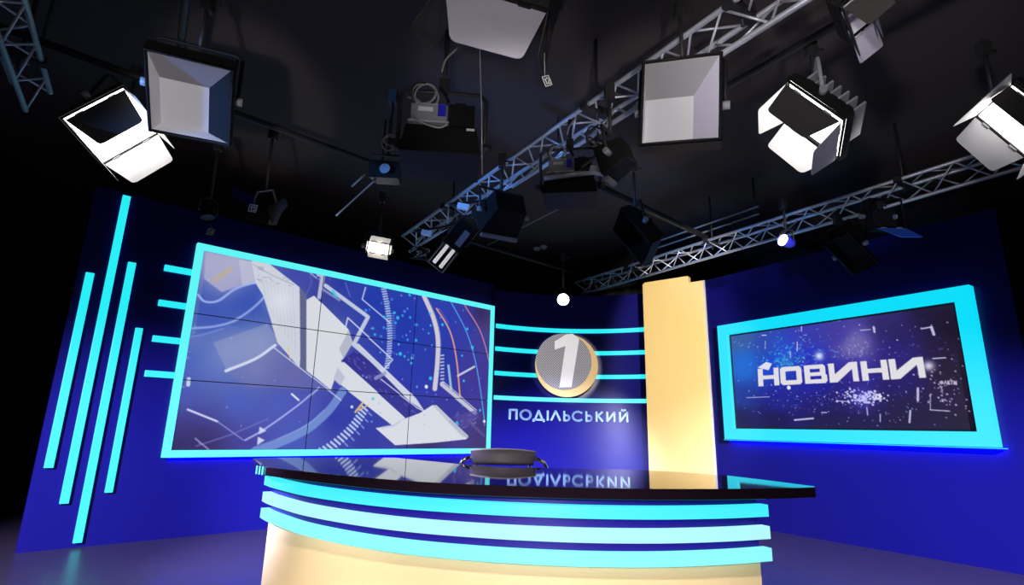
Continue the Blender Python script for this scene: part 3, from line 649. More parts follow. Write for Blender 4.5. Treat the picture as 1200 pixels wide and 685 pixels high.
# smoke detectors on the ceiling
for (x, y, lb) in ((629, 292.5, 'small pale smoke detector on the ceiling, nearer the big screen'), (637, 290.5, 'small pale smoke detector on the ceiling, nearer the pillar')):
    P = on_z(x, y, CEIL-.03); dt = thing('smoke_detector', lb, 'smoke detector', V((P[0], P[1], CEIL)), 'ceiling smoke detectors')
    bm = B(); disc(bm, V((P[0], P[1], CEIL-.001)), (.055, 0, 0), (0, .055, 0), (0, 0, -.022), 24); link('mounting_base', bm, 'tagw', dt)
    bm = B(); disc(bm, V((P[0], P[1], CEIL-.0235)), (.038, 0, 0), (0, .038, 0), (0, 0, -.02), 24); link('sensor_cap', bm, 'tagw', dt, bevel=.008)

# ------------------------------------------------------------------ studio lights
def rotv(v):
    v = V(v); th = np.linalg.norm(v)+1e-12; k = v/th; K = np.array([[0, -k[2], k[1]], [k[2], 0, -k[0]], [-k[1], k[0], 0]])
    return np.eye(3)+sin(th)*K+(1-cos(th))*K@K
DIG = {'1': [[(.2, .75), (.55, 1), (.55, 0)]], '2': [[(0, .8), (.2, 1), (.8, 1), (1, .8), (1, .6), (0, 0), (1, 0)]], '4': [[(.75, 0), (.75, 1), (0, .3), (1, .3)]], '5': [[(.95, 1), (.1, 1), (.05, .58), (.7, .6), (1, .4), (.95, .1), (.6, 0), (0, .05)]]}
def number_tag(parent, P, txt, w, h, string_to=None, tilt=0.):
    fx = V((cos(tilt), 0, sin(tilt))); fz = V((-sin(tilt), 0, cos(tilt))); fy = V((0, -1, 0))
    bm = B(); box(bm, P, fx*w/2, fy*.002, fz*h/2); t = link('number_tag', bm, 'tagk', parent)
    bm = B()
    def seg(a, c, r):
        a, c = V(a), V(c); d = unit(c-a); s_ = np.cross(d, fy)*r; prism(bm, [a-s_-d*r, c-s_+d*r, c+s_+d*r, a+s_-d*r], fy*.001)
    o = V(P)+fy*.0021; bw = .42
    for p, q in (((-1, -1), (1, -1)), ((1, -1), (1, 1)), ((1, 1), (-1, 1)), ((-1, 1), (-1, -1))): seg(o+fx*w*bw*p[0]+fz*h*bw*p[1], o+fx*w*bw*q[0]+fz*h*bw*q[1], w*.04)
    for i, cc in enumerate(txt):
        for st in DIG[cc]:
            for p, q in zip(st[:-1], st[1:]):
                f_ = lambda g: o + fx*(w*(-.27+.31*i+.24*g[0])) + fz*(h*(-.26+.52*g[1]))
                seg(f_(p), f_(q), w*.045)
    link('printed_number', bm, 'tagp', t)
    if string_to is not None:
        bm = B(); tube(bm, [V(P)+fz*h/2, string_to], .0025, 6); link('tag_cord', bm, 'cable', t)

def hang(parent, P0, D, f=G, z=2.34, r=.012):
    """vertical hanger from the yoke to the rigging above"""
    top = V((P0[0], P0[1], z))
    bm = B(); tube(bm, [P0, top], r, 8); link('hanger_pole', bm, 'darkp', parent)
    bm = B(); box(bm, top, (.028, 0, 0), (0, .028, 0), (0, 0, .05)); tube(bm, [top+V((.02, 0, 0)), top+V((.075, 0, -.01))], .008, 8); link('clamp', bm, 'darkp', parent)

def panel_light(name, label, t, lit=None, doors='TBLR', depth=.16, hang_z=2.33, fins=False, white_in=True, side_dark=None, outer='leafout', inner='white', tagspec=None, reflect=(-.31, .31, -.31, .31), rdepth=.62, wallm='white', pale='', yoke=True, yoke_gap=.12, cat='studio light'):
    P, Mx = V(t[:3]), rotv(t[3:6]); w, h = t[6], t[7]; aT, aB, aL, aR = t[8:12]; Lt, Ll, e1, e2 = t[12:16]
    def X(x, y, z): return P + Mx @ V((x, y, z))
    n = Mx[:, 2]
    o = thing(name, label, cat, P, 'studio lights on the ceiling grid')
    cor = [(-1, 1), (1, 1), (1, -1), (-1, -1)]
    m_ = .018
    # housing with open front
    bm = B(); fr_ = [X(sx*(w/2+m_), sy*(h/2+m_), -.004) for sx, sy in cor]; mid = [X(sx*(w/2+m_), sy*(h/2+m_), -depth*.45) for sx, sy in cor]; bk_ = [X(sx*w*.36, sy*h*.36, -depth) for sx, sy in cor]
    frustum(bm, fr_, mid, False, False); frustum(bm, mid, bk_, False, True); hs = link('housing', bm, 'dark', o)
    if fins:
        bm = B()
        for k in range(7): 
            x = -w*.42+w*.84*k/6; box(bm, X(x, 0, -depth*1.02), Mx[:, 0]*.006, Mx[:, 1]*h*.40, n*.055)
        link('cooling_fins', bm, 'steel', hs)
    bm = B(); tube(bm, [X(sx*(w/2+m_*.5), sy*(h/2+m_*.5), 0) for sx, sy in cor for _ in (0,)], .009, 6, closed=True); link('front_rim', bm, 'dark', o)
    if lit:
        bm = B(); prism(bm, [X(sx*w/2, sy*h/2, -.012) for sx, sy in cor], -n*.01); link('diffuser', bm, lit, o)
    elif white_in:
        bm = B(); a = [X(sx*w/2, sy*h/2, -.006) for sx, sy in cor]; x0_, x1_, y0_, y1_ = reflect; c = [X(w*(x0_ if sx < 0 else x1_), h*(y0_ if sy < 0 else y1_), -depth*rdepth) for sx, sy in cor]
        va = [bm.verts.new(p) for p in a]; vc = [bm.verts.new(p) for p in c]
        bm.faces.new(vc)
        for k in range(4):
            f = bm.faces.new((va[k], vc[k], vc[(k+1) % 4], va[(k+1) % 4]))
            if side_dark is not None and k in side_dark: f.material_index = side_dark[k]  # darker lining material where shade is painted in
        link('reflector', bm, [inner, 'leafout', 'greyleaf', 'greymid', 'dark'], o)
    # barn doors
    th = .004
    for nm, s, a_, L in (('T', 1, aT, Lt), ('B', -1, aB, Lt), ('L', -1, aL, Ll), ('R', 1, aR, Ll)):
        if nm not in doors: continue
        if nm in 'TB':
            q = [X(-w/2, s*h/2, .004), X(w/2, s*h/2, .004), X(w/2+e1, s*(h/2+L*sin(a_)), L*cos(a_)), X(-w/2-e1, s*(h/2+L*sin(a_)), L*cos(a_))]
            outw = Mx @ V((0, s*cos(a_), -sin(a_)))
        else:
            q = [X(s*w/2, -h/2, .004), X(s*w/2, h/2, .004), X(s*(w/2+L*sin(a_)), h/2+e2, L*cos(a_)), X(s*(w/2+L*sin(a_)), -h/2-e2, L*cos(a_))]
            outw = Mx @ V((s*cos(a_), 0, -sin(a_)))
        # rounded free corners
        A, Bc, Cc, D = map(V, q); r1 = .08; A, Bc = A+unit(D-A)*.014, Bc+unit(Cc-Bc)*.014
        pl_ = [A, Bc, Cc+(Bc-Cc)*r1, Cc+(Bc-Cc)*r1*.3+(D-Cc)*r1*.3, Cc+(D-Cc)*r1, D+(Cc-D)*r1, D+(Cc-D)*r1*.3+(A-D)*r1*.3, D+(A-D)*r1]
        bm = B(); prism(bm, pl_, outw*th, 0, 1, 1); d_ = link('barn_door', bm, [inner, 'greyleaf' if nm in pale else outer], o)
        for k in (.22, .78):
            bm = B(); c = A+(Bc-A)*k; e = unit(Bc-A); tube(bm, [c-e*.025, c+e*.025], .007, 8); link('hinge', bm, 'steel', d_)
    # yoke about the more horizontal of the two side axes
    ax, half = (Mx[:, 0], w/2) if abs(Mx[2, 0]) < abs(Mx[2, 1]) else (Mx[:, 1], h/2)
    upv = unit(Z-ax*(ax @ Z)); c0 = X(0, 0, -depth*.45); oth = (h if half == w/2 else w)/2
    if yoke:
        reach = oth*.75+yoke_gap; a0 = c0-ax*(half+.032); a1 = c0+ax*(half+.032)
        bm = B(); tube(bm, [a0, a0+upv*reach*.9, a0+upv*reach+ax*.03, a1+upv*reach-ax*.03, a1+upv*reach*.9, a1], .011, 8); link('yoke', bm, 'steel' if fins else 'dark', o)
        for q_ in (a0, a1):
            bm = B(); tube(bm, [q_-ax*.025, q_+ax*.025], .022, 12); link('knob', bm, 'steel', o)
        hang(o, (a0+a1)/2+upv*reach, 0, z=max(hang_z, ((a0+a1)/2+upv*reach)[2]+.05))
    return o, X, Mx
tA = [-1.7558, 2.6497, 1.6768, 2.5296, 0.5447, 0.189, 0.3748, 0.4411, 0.6, 0.6, 0.6, 0.6, 0.26, 0.26, 0, 0]
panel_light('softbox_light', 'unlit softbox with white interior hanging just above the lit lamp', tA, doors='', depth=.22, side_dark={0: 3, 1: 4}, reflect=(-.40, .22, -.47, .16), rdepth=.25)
tB = [-2.6083, 3.2303, 1.8463, 2.4385, 0.0432, 1.123, 0.3839, 0.3384, -0.4258, 0.2655, 0.027, 0.0015, 0.2887, 0.2669, -0.051, 0.0307]
panel_light('barn_door_light', 'glowing studio lamp with white barn doors hanging below the unlit softbox', tB, lit='lamp_hot', depth=.14)
tD = [0.857, 2.5578, 1.6978, 1.6002, -0.2155, -0.3201, 0.3783, 0.463, 0.6, 0.6, 0.6, 0.6, 0.26, 0.26, 0, 0]
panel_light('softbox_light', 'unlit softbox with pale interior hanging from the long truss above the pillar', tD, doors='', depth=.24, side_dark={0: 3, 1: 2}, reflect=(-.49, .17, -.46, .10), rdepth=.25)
tE = [1.7486, 2.9084, 1.8084, 2.6867, -0.7153, -1.4944, 0.4184, 0.335, -0.1499, 0.0921, -0.0015, 0.1234, 0.1954, 0.2068, -0.0599, -0.0535]
panel_light('barn_door_light', 'lit studio lamp with cooling fins and four barn doors above the news screen', tE, lit='lamp', depth=.12, fins=True, pale='R')
tF = [2.8474, 2.7854, 1.7625, 1.9985, -0.0087, -1.5882, 0.376, 0.2053, -0.6344, 1.3011, -0.2753, 0.6, 0.1589, 0.2705, -0.0405, 0.0755]
panel_light('barn_door_light', 'brightly lit studio lamp cut by the right edge of the photo', tF, lit='lamp_hot', depth=.14)
tG = [1.5105, 2.0828, 1.835, -3.1024, 1.1099, -0.7745, 0.1091, 0.2248, .15, 1.4957, .2, -0.2162, 0.1974, 0.0747, 0.0045, 0.0687]
panel_light('barn_door_light', 'small unlit studio lamp with one pale barn door at the top of the picture', tG, doors='TBLR', depth=.16, white_in=True, inner='greyleaf', hang_z=1.96, yoke_gap=-.01)
tH = [0.9839, 4.3483, 1.5833, 2.3446, -0.1943, -1.3964, 0.4023, 0.2374, -.1, -.1, -.1, -.1, .10, .10, 0, 0]
panel_light('barn_door_light', 'black unlit lamp hanging from the pipe over the yellow pillar', tH, doors='', depth=.20, white_in=True, inner='dark', hang_z=2.28)
tN = [3.051, 4.7473, 1.6088, 2.5453, 0.6898, -0.6564, 0.4151, 0.1999, 0.6, 0.6, 0.6, 0.6, 0.26, 0.26, 0, 0]
panel_light('barn_door_light', 'black unlit panel lamp with thin rim hanging above the news screen frame', tN, doors='', depth=.12, inner='dark', hang_z=1.97)
tJ = [-1.2934, 5.0545, 1.6619, 1.7964, 0.3973, 0.2378, 0.1892, 0.0915, 0.6, 0.6, 0.4363, 0.4195, 0.1, 0.0568, 0, -0.0015]
panel_light('flood_lamp', 'small glaring flood lamp hanging above the top edge of the big screen', tJ, lit='spot', depth=.10, hang_z=2.20)
tO = [3.2497, 4.4765, 1.8941, 1.6476, 0.0563, 0.159, 0.2776, 0.25, 0.35, 0.5988, 0.3, 0.3, 0.2442, 0.15, -0.0326, 0]
panel_light('barn_door_light', 'black lamp with a blue lower barn door above the news screen', tO, doors='B', depth=.2, inner='bluelit', outer='bluelit', white_in=False, hang_z=1.97, yoke_gap=-.03)

# top lamp whose grey lower door hangs into the picture
hA, hB, oA, oB = at(521, -22, 2.50), at(641, 13, 2.46), at(611, 70, 2.36), at(527, 47, 2.40)
tc_ = thing('barn_door_light', 'unlit lamp with a big grey barn door hanging in at the top, tagged 12', 'studio light', (hA+hB)/2, 'studio lights on the ceiling grid')
nq = unit(np.cross(hB-hA, oB-hA)); nq = nq if nq[1] < 0 else -nq
def rounded(A, Bc, Cc, D, r1=.08): return [A, Bc, Cc+(Bc-Cc)*r1, Cc+(Bc-Cc)*r1*.3+(D-Cc)*r1*.3, Cc+(D-Cc)*r1, D+(Cc-D)*r1, D+(Cc-D)*r1*.3+(A-D)*r1*.3, D+(A-D)*r1]
bm = B(); prism(bm, rounded(hA, hB, oA, oB), -nq*.004); dd = link('barn_door', bm, 'greyleaf', tc_); dd['label'] = 'large grey lower door'
e = unit(hB-hA); bm = B(); tube(bm, [hA+(hB-hA)*.45, hB], .012, 8); link('hinge', bm, 'dark', dd)
bm = B(); box(bm, hA+(hB-hA)*.78+Z*-.008, e*.03, nq*.012, Z*.012); link('latch', bm, 'dark', dd)
bku = unit(np.cross(e, V((0, .35, -.93)))); dn = V((0, .35, -.93)); dn = unit(dn-e*(dn @ e)); sd = np.cross(dn, e); sd = sd if sd[1] > 0 else -sd
q0 = [hA, hB, hB+sd*.34, hA+sd*.34]; q1 = [p-dn*.2 for p in q0]
bm = B(); frustum(bm, q0, q1, False, True); link('housing', bm, 'dark', tc_)
bm = B(); lA = at(512, -12, 2.5); prism(bm, rounded(hA, hA+sd*.30, hA+sd*.30+dn*.22-e*.06, hA+dn*.24-e*.10), -e*.004); link('barn_door', bm, ['leafout'], tc_)
bm = B(); prism(bm, rounded(hB+e*.002, hB+sd*.30+e*.002, hB+sd*.30+dn*.22+e*.03, hB+dn*.20+e*.02), e*.004); link('barn_door', bm, ['leafout'], tc_)
bm = B(); c0 = (hA+hB)/2+sd*.17-dn*.2; tube(bm, [hA+sd*.17-dn*.08-e*.03, hA+sd*.17-dn*.30-e*.03, hB+sd*.17-dn*.30+e*.03, hB+sd*.17-dn*.08+e*.03], .011, 8); link('yoke', bm, 'dark', tc_)
hang(tc_, c0-dn*.10, 0, z=2.45)
number_tag(tc_, at(641, 95, 2.42), '12', .034, .058, at(638, 62, 2.44), radians(20))
bm = B(); tube(bm, [hB+e*.01, at(640, 40, 2.44), at(638, 62, 2.44)], .006, 6); link('bracket', bm, 'dark', tc_)

# boxed softlights seen from behind, with ballast and coiled cable
def boxed(label, P, s, yaw, cables=True, rail=False, topz=2.34, cat='studio light'):
    ux, uy = V((cos(yaw), sin(yaw), 0)), V((-sin(yaw), cos(yaw), 0))
    def q(x, y, z): return P + (ux*x + uy*y + Z*z)*s
    o = thing('boxed_softlight', label, cat, P, 'studio lights on the ceiling grid')
    bm = B(); frustum(bm, [q(-.19, -.13, -.05), q(.19, -.13, -.05), q(.19, .17, -.05), q(-.19, .17, -.05)], [q(-.22, -.15, -.22), q(.22, -.15, -.22), q(.22, .2, -.22), q(-.22, .2, -.22)]); link('housing', bm, 'dark', o, bevel=.004)
    bm = B(); tube(bm, [q(-.245, 0, -.14), q(-.245, 0, .20), q(-.215, 0, .235), q(.215, 0, .235), q(.245, 0, .20), q(.245, 0, -.14)], .013*s, 10); link('yoke', bm, 'darkp', o)
    for k in (-1, 1):
        bm = B(); tube(bm, [q(k*.225, 0, -.10), q(k*.285, 0, -.10)], .024*s, 14); link('knob', bm, 'darkp', o)
    bm = B(); box(bm, q(-.07, -.06, .03), ux*.10*s, uy*.06*s, Z*.055*s); bl = link('ballast', bm, 'steel', o, bevel=.006)
    bm = B(); box(bm, q(-.07, -.06, -.028), ux*.112*s, uy*.07*s, Z*.006*s); box(bm, q(-.07, -.06, .090), ux*.085*s, uy*.05*s, Z*.004*s); link('mounting_plate', bm, 'alu', bl)
    bm = B(); box(bm, q(0, -.126, .045), ux*.022*s, uy*.006*s, Z*.034*s); link('power_socket', bm, 'bluesock', bl)
    bm = B(); box(bm, q(-.09, -.122, .05), ux*.04*s, uy*.003*s, Z*.012*s); link('rating_plate', bm, 'tagw', bl)
    bm = B(); tube(bm, [q(.0, 0, .235), q(.0, 0, (topz-P[2])/s)], .014, 8); link('hanger_pole', bm, 'darkp', o)
    bm = B(); box(bm, q(0, 0, .27), ux*.03*s, uy*.03*s, Z*.045*s); tube(bm, [q(-.02, -.03, .25), q(.03, -.05, .15), q(.01, -.05, .20)], .010*s, 8); link('clamp', bm, 'darkp', o)
    bm = B(); box(bm, q(.11, -.07, .02), ux*.07*s, uy*.06*s, Z*.065*s); box(bm, q(.10, -.135, .06), ux*.03*s, uy*.004*s, Z*.03*s); link('control_box', bm, 'dark', o)
    bm = B(); box(bm, q(.16, -.151, -.075), ux*.022*s, uy*.003*s, Z*.006*s); link('label_plate', bm, 'tagw', o)
    for k, (rr, zz, rot_) in enumerate(((.075, .16, .2), (.085, .15, .5), (.062, .17, -.3))):
        bm = B(); tube(bm, [q(-.10+rr*cos(a)*cos(rot_), -.08+rr*cos(a)*sin(rot_), zz+rr*1.0*sin(a)) for a in [2*pi*i/28 for i in range(28)]], .006*s, 6, closed=True); link('coiled_cable', bm, 'cable' if k != 1 else 'rubber', o)
    for path in ([q(-.16, -.12, .0), q(-.12, -.16, -.05), q(-.05, -.18, -.085), q(.0, -.18, -.09), q(.04, -.17, -.06)], [q(-.20, -.05, .16), q(-.13, -.10, .11), q(-.12, -.12, .05)], [q(-.02, -.02, .36), q(.0, -.05, .42), q(.06, -.03, .52)]):
        bm = B(); tube(bm, smooth2(path, 4), .006*s, 6); link('power_cable', bm, 'cable', o)
    if rail:
        bm = B(); tube(bm, [q(-.20, -.17, -.10), q(.24, -.17, -.06)], .022*s, 10); link('handle_rail', bm, 'alu', o)
    return o, q
boxed('black boxed softlight with coiled cable and grey ballast between big screen and top lamp', at(518, 152, 3.15), 1.0, .10)
boxed('black boxed softlight with metal handle rail tucked under the long truss', at(668, 205, 3.75), .82, -.15, rail=True, topz=2.10)
# safety cable
bm = B(); a, b_ = at(562, 52, 2.9), at(565, 205, 2.9); tube(bm, [V((a[0], a[1], CEIL+.01)), a, (a+b_)/2+V((.004, 0, 0)), b_], .0032, 6); tag(link('safety_cable', bm, 'cable', base=b_), 'thin pale cable hanging straight down beside the boxed softlight', 'cable')

# twin-tube lamp in front of the video wall top
def twin_tube(label, P0, P1, w, topz):
    ax = unit(P1-P0); L = np.linalg.norm(P1-P0); sx = unit(np.cross(ax, P0)); sz = np.cross(sx, ax); sz = sz if sz[1] < 0 else -sz
    o = thing('tube_lamp', label, 'studio light', P0, 'studio lights on the ceiling grid')
    def q(x, y, t): return P0 + sx*x + sz*y + ax*t
    bm = B(); frustum(bm, [q(-w*.5, -.05, 0), q(w*.5, -.05, 0), q(w*.5, .03, 0), q(-w*.5, .03, 0)], [q(-w*.6, -.04, L*.55), q(w*.6, -.04, L*.55), q(w*.6, .02, L*.55), q(-w*.6, .02, L*.55)]); link('housing', bm, 'dark', o)
    bm = B(); tube(bm, [q(-w*.5, .0, L*.5), q(-w*.5, 0, L), q(w*.5, 0, L), q(w*.5, 0, L*.5)], .008, 8); link('guard_frame', bm, 'steel', o)
    for k in (-1, 1):
        bm = B(); tube(bm, [q(k*w*.22, .0, L*.52), q(k*w*.22, 0, L*.94)], .018, 10); link('lamp_tube', bm, 'tube', o)
    bm = B(); box(bm, q(w*.2, .035, L*.3), sx*w*.18, sz*.006, ax*L*.16); link('cover_plate', bm, 'steel', o)
    bm = B(); tube(bm, [q(-w*.62, 0, L*.35), q(-w*.62, 0, -.03), q(-w*.2, 0, -.10), q(w*.2, 0, -.10), q(w*.62, 0, -.03), q(w*.62, 0, L*.35)], .012, 8); link('yoke', bm, 'darkp', o)
    hang(o, q(0, 0, -.10), 0, z=topz)
twin_tube('black two-tube lamp tilted down above the top right corner of the big screen', at(549, 264, 5.15), at(510, 313, 4.95), .16, 1.97)

def can_light(name, label, P, aim, r, L, lens, topz, body='dark', cat='studio light'):
    ax = unit(aim); sx = unit(np.cross(ax, Z)); sy = np.cross(sx, ax)
    o = thing(name, label, cat, P, 'studio lights on the ceiling grid')
    prof = [(0, .98), (-.02, 1.0), (-L*.7, .92), (-L, .5)]; n = 28
    bm = B(); rings = [[bm.verts.new(P+ax*z+(sx*cos(2*pi*k/n)+sy*sin(2*pi*k/n))*r*q) for k in range(n)] for z, q in prof]
    for A, D in zip(rings[:-1], rings[1:]):
        for k in range(n): bm.faces.new((A[k], A[(k+1) % n], D[(k+1) % n], D[k])).smooth = True
    bm.faces.new(rings[-1]); link('housing', bm, body, o)
    bm = B(); disc(bm, P-ax*.012, sx*r*.93, sy*r*.93, -ax*.008, 28); link('lens', bm, lens, o)
    c = P-ax*L*.4; up = unit(Z-ax*(ax @ Z)*0)
    bm = B(); tube(bm, [c-sx*(r+.015), c-sx*(r+.015)+up*(r+.03), c-sx*r*.6+up*(r+.06), c+sx*r*.6+up*(r+.06), c+sx*(r+.015)+up*(r+.03), c+sx*(r+.015)], .007, 8); link('yoke', bm, 'darkp', o)
    hang(o, c+up*(r+.06), 0, z=topz)
    return o
PK = on_y(660, 351, 6.5)
can_light('spot_lamp', 'round glaring spot lamp above the round emblem', PK, -unit(PK)+V((0, 0, -.15)), .075, .16, 'spot', 2.10)
PM = at(450, 199, 3.75); om = thing('box_lamp', 'small black box lamp with round lens and rod-like door edges left of the boxed softlight', 'studio light', PM, 'studio lights on the ceiling grid')
bm = B(); frustum(bm, [PM+V((-.10, -.02, -.06)), PM+V((.10, .0, -.06)), PM+V((.10, .0, .065)), PM+V((-.10, -.02, .065))], [PM+V((-.08, .16, -.03)), PM+V((.08, .18, -.03)), PM+V((.08, .18, .09)), PM+V((-.08, .16, .09))]); link('housing', bm, 'dark', om)
bm = B(); disc(bm, PM+V((.01, -.026, .0)), (.035, 0, 0), (0, 0, .035), (0, .01, 0), 24); link('lens', bm, 'steel', om)
for (p, q_) in (((437, 212, 3.7), (393, 252, 3.55)), ((424, 206, 3.72), (411, 218, 3.66))):
    A, D = at(*p), at(*q_); s_ = unit(np.cross(D-A, ray(420, 220)))
    bm = B(); n_ = unit(ray(420, 220))*.10; prism(bm, [A, D, D+n_+V((.02, 0, .02)), A+n_+V((.02, 0, .02))], s_*.010); link('barn_door', bm, 'white', om)
bm = B(); tube(bm, [PM+V((-.115, .07, .02)), PM+V((-.115, .07, .15)), PM+V((.115, .09, .15)), PM+V((.115, .09, .02))], .009, 8); link('yoke', bm, 'darkp', om)
hang(om, PM+V((0, .08, .15)), 0, z=2.30)
bm = B(); tube(bm, [PM+V((.02+.05*cos(a), -.0, .20+.055*sin(a))) for a in [2*pi*i/24 for i in range(24)]], .005, 6, closed=True); tube(bm, [PM+V((.03+.04*cos(a), -.03, .21+.04*sin(a))) for a in [2*pi*i/24 for i in range(24)]], .005, 6, closed=True); link('coiled_cable', bm, 'cable', om)
# small lit lamp with blue housing near the right truss
PLm = at(917, 281, 5.05)
can_light('spot_lamp', 'small lit lamp with a blue housing hanging from the truss above the news screen', PLm, unit(V((-.75, -.35, .10))), .055, .14, 'spot', 2.1, body='bluesock')
def black_lamp(label, P, yaw, w, h, d, tilt, bar, topz):
    ux = V((cos(yaw), sin(yaw), 0)); fy = V((-sin(yaw)*cos(tilt), cos(yaw)*cos(tilt), -sin(tilt))); uz = np.cross(ux, fy)
    def q(x, y, z): return P + ux*x + fy*y + uz*z
    o = thing('black_lamp', label, 'studio light', P, 'studio lights on the ceiling grid')
    bm = B(); frustum(bm, [q(-w/2, d/2, -h/2), q(w/2, d/2, -h/2), q(w/2, d/2, h/2), q(-w/2, d/2, h/2)], [q(-w*.36, -d/2, -h*.36), q(w*.36, -d/2, -h*.36), q(w*.36, -d/2, h*.36), q(-w*.36, -d/2, h*.36)]); link('housing', bm, 'dark', o, bevel=.006)
    bm = B(); box(bm, q(0, d/2-.01, -h/2-.012), ux*w*bar/2, fy*.014, uz*.010); link('edge_bar', bm, 'steel', o)
    bm = B(); tube(bm, [q(-w/2-.02, 0, 0), q(-w/2-.02, -.02, h/2+.08), q(w/2+.02, -.02, h/2+.08), q(w/2+.02, 0, 0)], .010, 8); link('yoke', bm, 'darkp', o)
    for k in (-1, 1):
        bm = B(); tube(bm, [q(k*(w/2-.01), 0, 0), q(k*(w/2+.045), 0, 0)], .018, 10); link('knob', bm, 'steel', o)
    hang(o, q(0, -.02, h/2+.08), 0, z=max(topz, q(0, 0, h/2+.13)[2]))
black_lamp('black unlit lamp with a grey lower edge bar under the middle of the long truss', at(590, 250, 4.05), .45, .32, .24, .26, .35, .9, 1.98)
black_lamp('black unlit lamp tucked between the long truss and the pale-lined softbox', at(722, 186, 3.2), .9, .17, .20, .17, .3, .6, 1.98)
# lamp with grey door and tag 15
P15 = at(312, 250, 4.25); o15 = thing('barn_door_light', 'dark lamp with a small grey door and number tag 15 above the big screen', 'studio light', P15, 'studio lights on the ceiling grid')
bm = B(); frustum(bm, [P15+V((-.17, .0, -.06)), P15+V((.02, .0, -.09)), P15+V((.06, .02, .06)), P15+V((-.13, .02, .10))], [P15+V((-.15, .2, .0)), P15+V((.0, .2, -.02)), P15+V((.03, .2, .10)), P15+V((-.11, .2, .13))]); link('housing', bm, 'dark', o15)
bm = B(); prism(bm, [at(313, 243, 4.2), at(334, 231, 4.2), at(337, 241, 4.1), at(318, 262, 4.1)], V((.003, .004, .002))); link('barn_door', bm, 'leafout', o15)
bm = B(); prism(bm, [at(274, 218, 4.25), at(300, 232, 4.25), at(295, 243, 4.15), at(272, 230, 4.15)], V((.003, .004, .002))); link('barn_door', bm, 'blue_desk', o15)
bm = B(); tube(bm, [P15+V((-.18, .1, .03)), P15+V((-.14, .1, .22)), P15+V((-.02, .1, .24)), P15+V((.06, .1, .03))], .009, 8); link('yoke', bm, 'steel', o15)
hang(o15, P15+V((-.08, .1, .23)), 0, z=2.30)
number_tag(o15, at(296.5, 244, 4.05), '15', .066, .062, at(299, 228, 4.12), radians(-8))
P14 = at(244, 256, 4.55); o14 = can_light('can_lamp', 'small dark can lamp with number tag 14 over the left end of the big screen', P14, unit(V((.3, -.2, -1))), .06, .16, 'leafout', 2.30)
number_tag(o14, at(247, 271.5, 4.5), '14', .062, .058, at(246, 262, 4.52), radians(-8))

# clamps, small gear along the main truss
rg = random.Random(3)
for k, (t_, lb) in enumerate(((-5.6, 'far end of the long truss'), (-4.75, 'long truss beside the two-tube lamp'), (-1.95, 'long truss above the pale-lined softbox'), (-2.55, 'long truss behind the handle rail lamp'))):
    P = G(2.35, t_, 1.93); cb = thing('cable_bundle', f'tangle of black and grey cable tied to the {lb}', 'cable', P, 'cable bundles on the truss')
    for j in range(4):
        bm = B(); pts = [P+V((rg.uniform(-.12, .12), rg.uniform(-.12, .12), rg.uniform(-.08, .05))) for _ in range(6)] + [P+Z*.066]; pts = smooth2(pts, 5); tube(bm, pts, .006, 6); link('cable', bm, 'cable' if j == 2 and k != 2 else 'rubber', cb)
# power connectors with pale ends hanging below the long truss
for (x, y, d, lb) in ((543, 242, 4.3, 'pale plug end on a black lead below the long truss, middle of it'), (500, 273, 4.9, 'pale plug end below the long truss close to its far end'), (700, 200, 3.45, 'pale plug hanging beside the handle rail lamp')):
    P = at(x, y, d); cn = thing('power_plug', lb, 'plug', P, 'power plugs on the rigging')
    e = unit(V((.9, -.2, -.25))); bm = B(); box(bm, P, e*.05, V((0, .022, 0)), V((.005, 0, .022))); link('plug_body', bm, 'tagw', cn, bevel=.005)
    q_ = P-e*.05; bm = B(); tt = G(2.35, P @ TU-.1, 1.998); tube(bm, smooth2([q_, q_-e*.06, (q_+tt)/2-Z*.03, tt], 5), .011, 8); link('lead', bm, 'rubber', cn)

# ------------------------------------------------------------------ lights
def area(name, loc, target, sx, sy, power, col=(1, .96, .9), spread=180):
    d = bpy.data.lights.new(name, 'AREA'); d.shape = 'RECTANGLE'; d.size, d.size_y = sx, sy; d.energy = power; d.color = col; d.spread = radians(spread)
    o = bpy.data.objects.new(name, d); C.objects.link(o); o.location = (loc[0], loc[1], loc[2]+ZC)
    v = Vector(target)-Vector(loc); o.rotation_euler = v.to_track_quat('-Z', 'Y').to_euler(); return o
def spot(name, loc, target, power, angle, blend=.5, col=(1, .96, .9), r=.12):
    d = bpy.data.lights.new(name, 'SPOT'); d.energy = power; d.color = col; d.spot_size = radians(angle); d.spot_blend = blend; d.shadow_soft_size = r
    o = bpy.data.objects.new(name, d); C.objects.link(o); o.location = (loc[0], loc[1], loc[2]+ZC)
    v = Vector(target)-Vector(loc); o.rotation_euler = v.to_track_quat('-Z', 'Y').to_euler(); return o
# unseen desk key, plus added fill spots behind and beside the camera
spot('key_light_desk', (-.3, -.4, 2.5), (.1, 2.6, -.7), 500, 56, .6)
k_ = spot('added_low_fill', (-.5, -1.6, .5), (.0, 2.5, -.85), 650, 40, .5); k_.scale = (1, .5, 1)  # added low fill, lifts the desk front
spot('added_low_fill', (-2.8, -.6, .6), (-1.1, 2.9, -.95), 330, 26, .8)
k_ = spot('added_pillar_spot', (2.3, -1.2, 1.3), (2.15, 7.1, .45), 4100, 31, .45, (1, .95, .86)); k_.scale = (.34, 1, 1)  # unseen spot added to brighten the pillar
spot('added_emblem_spot', (.2, -1.2, 1.3), (ec[0], ec[1], ec[2]), 2000, 6.4, .15, r=.03)  # narrow unseen spot added for the emblem face
spot('added_door_wash', (2.2, -.9, -.6), (3.3, 4.35, 1.72), 480, 5, .5, (.5, .6, 1.))  # added bluish spot, only for the blue lamp door
W_ = (.60, .60, 1)  # tint of the unseen washes added to brighten the lower walls
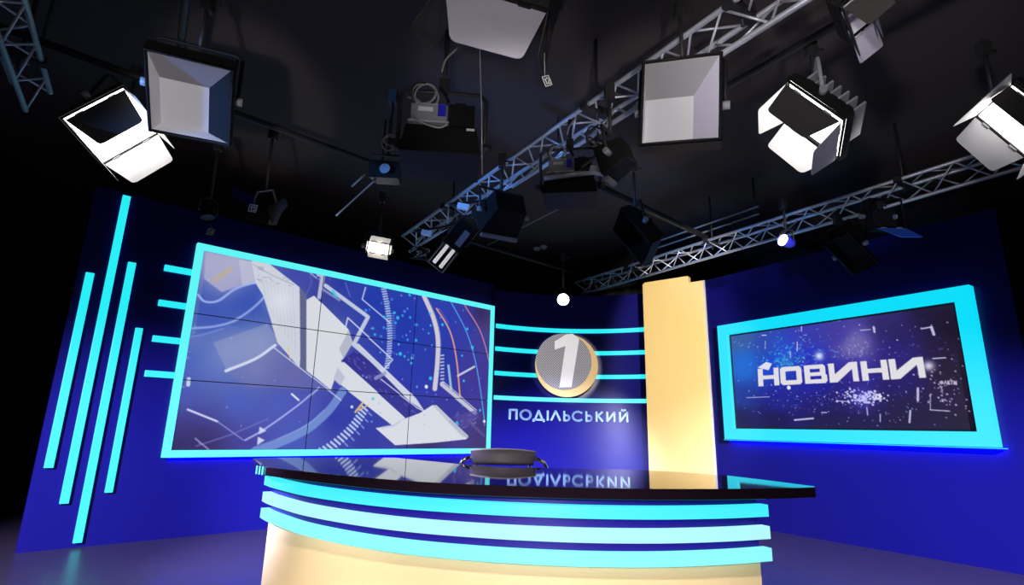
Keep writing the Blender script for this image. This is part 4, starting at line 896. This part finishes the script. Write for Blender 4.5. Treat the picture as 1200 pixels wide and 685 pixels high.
spot('added_wash_left_near', (-3.4, -.7, 1.7), (-3.0, 5.0, -1.0), 5800, 36, 1., W_)
spot('added_wash_left_far', (-3.0, -.9, 1.7), (-1.2, 6.4, -1.0), 11500, 26, 1., W_)
spot('added_wash_back', (-3.0, -.7, 1.8), (.7, 7.6, -.7), 17500, 18, 1., W_)
spot('added_wash_right', (2.9, -.8, 1.7), (3.2, 5.4, -1.1), 7600, 36, 1., W_)
area('added_room_fill', (0, -2.8, 1.6), (0, 3, 1.2), 2.4, .8, 12, (1, .97, .97))  # broad unseen fill, added for soft frontal light and wall sheen
for tgt, pw, cn in (((-1.78, 2.62, 1.66), 330, 13), ((-.08, 2.3, 1.62), 210, 15), ((.86, 2.56, 1.62), 420, 13), ((1.50, 2.0, 1.70), 260, 6)):
    spot('added_floor_bounce', (tgt[0]*.3, -1.2, -.8), tgt, pw, cn, .5, (1, .95, .98), .1)  # added low spots standing in for light bounced off the floor
spot('added_truss_fill', (-1.0, -1.2, .2), (1.55, 2.2, 2.13), 420, 26, .9, (.95, .93, 1.))  # unseen low spot added to brighten the near truss
spot('added_blue_spot', (-4.8, .8, .9), (.05, 4.35, 2.13), 1500, 20, .9, (.10, .32, 1.))  # unseen blue spot added to tint the trusses

world = bpy.data.worlds.new('studio_dark'); scene.world = world; world.use_nodes = True
world.node_tree.nodes['Background'].inputs[0].default_value = (.01, .01, .012, 1); world.node_tree.nodes['Background'].inputs[1].default_value = .3

# ------------------------------------------------------------------ camera
cd = bpy.data.cameras.new('camera'); cam = bpy.data.objects.new('camera', cd); C.objects.link(cam); scene.camera = cam
cd.sensor_fit = 'HORIZONTAL'; cd.sensor_width = 36; cd.lens = F/1200*36; cd.clip_start = .05
mw = Matrix(((CA[0], CB[0], -CC[0], 0), (CA[1], CB[1], -CC[1], 0), (CA[2], CB[2], -CC[2], ZC), (0, 0, 0, 1))); cam.matrix_world = mw
vs = scene.view_settings
vs.view_transform = 'Standard'; vs.look = 'None'; vs.gamma = 1; vs.exposure = 0; vs.use_curve_mapping = False
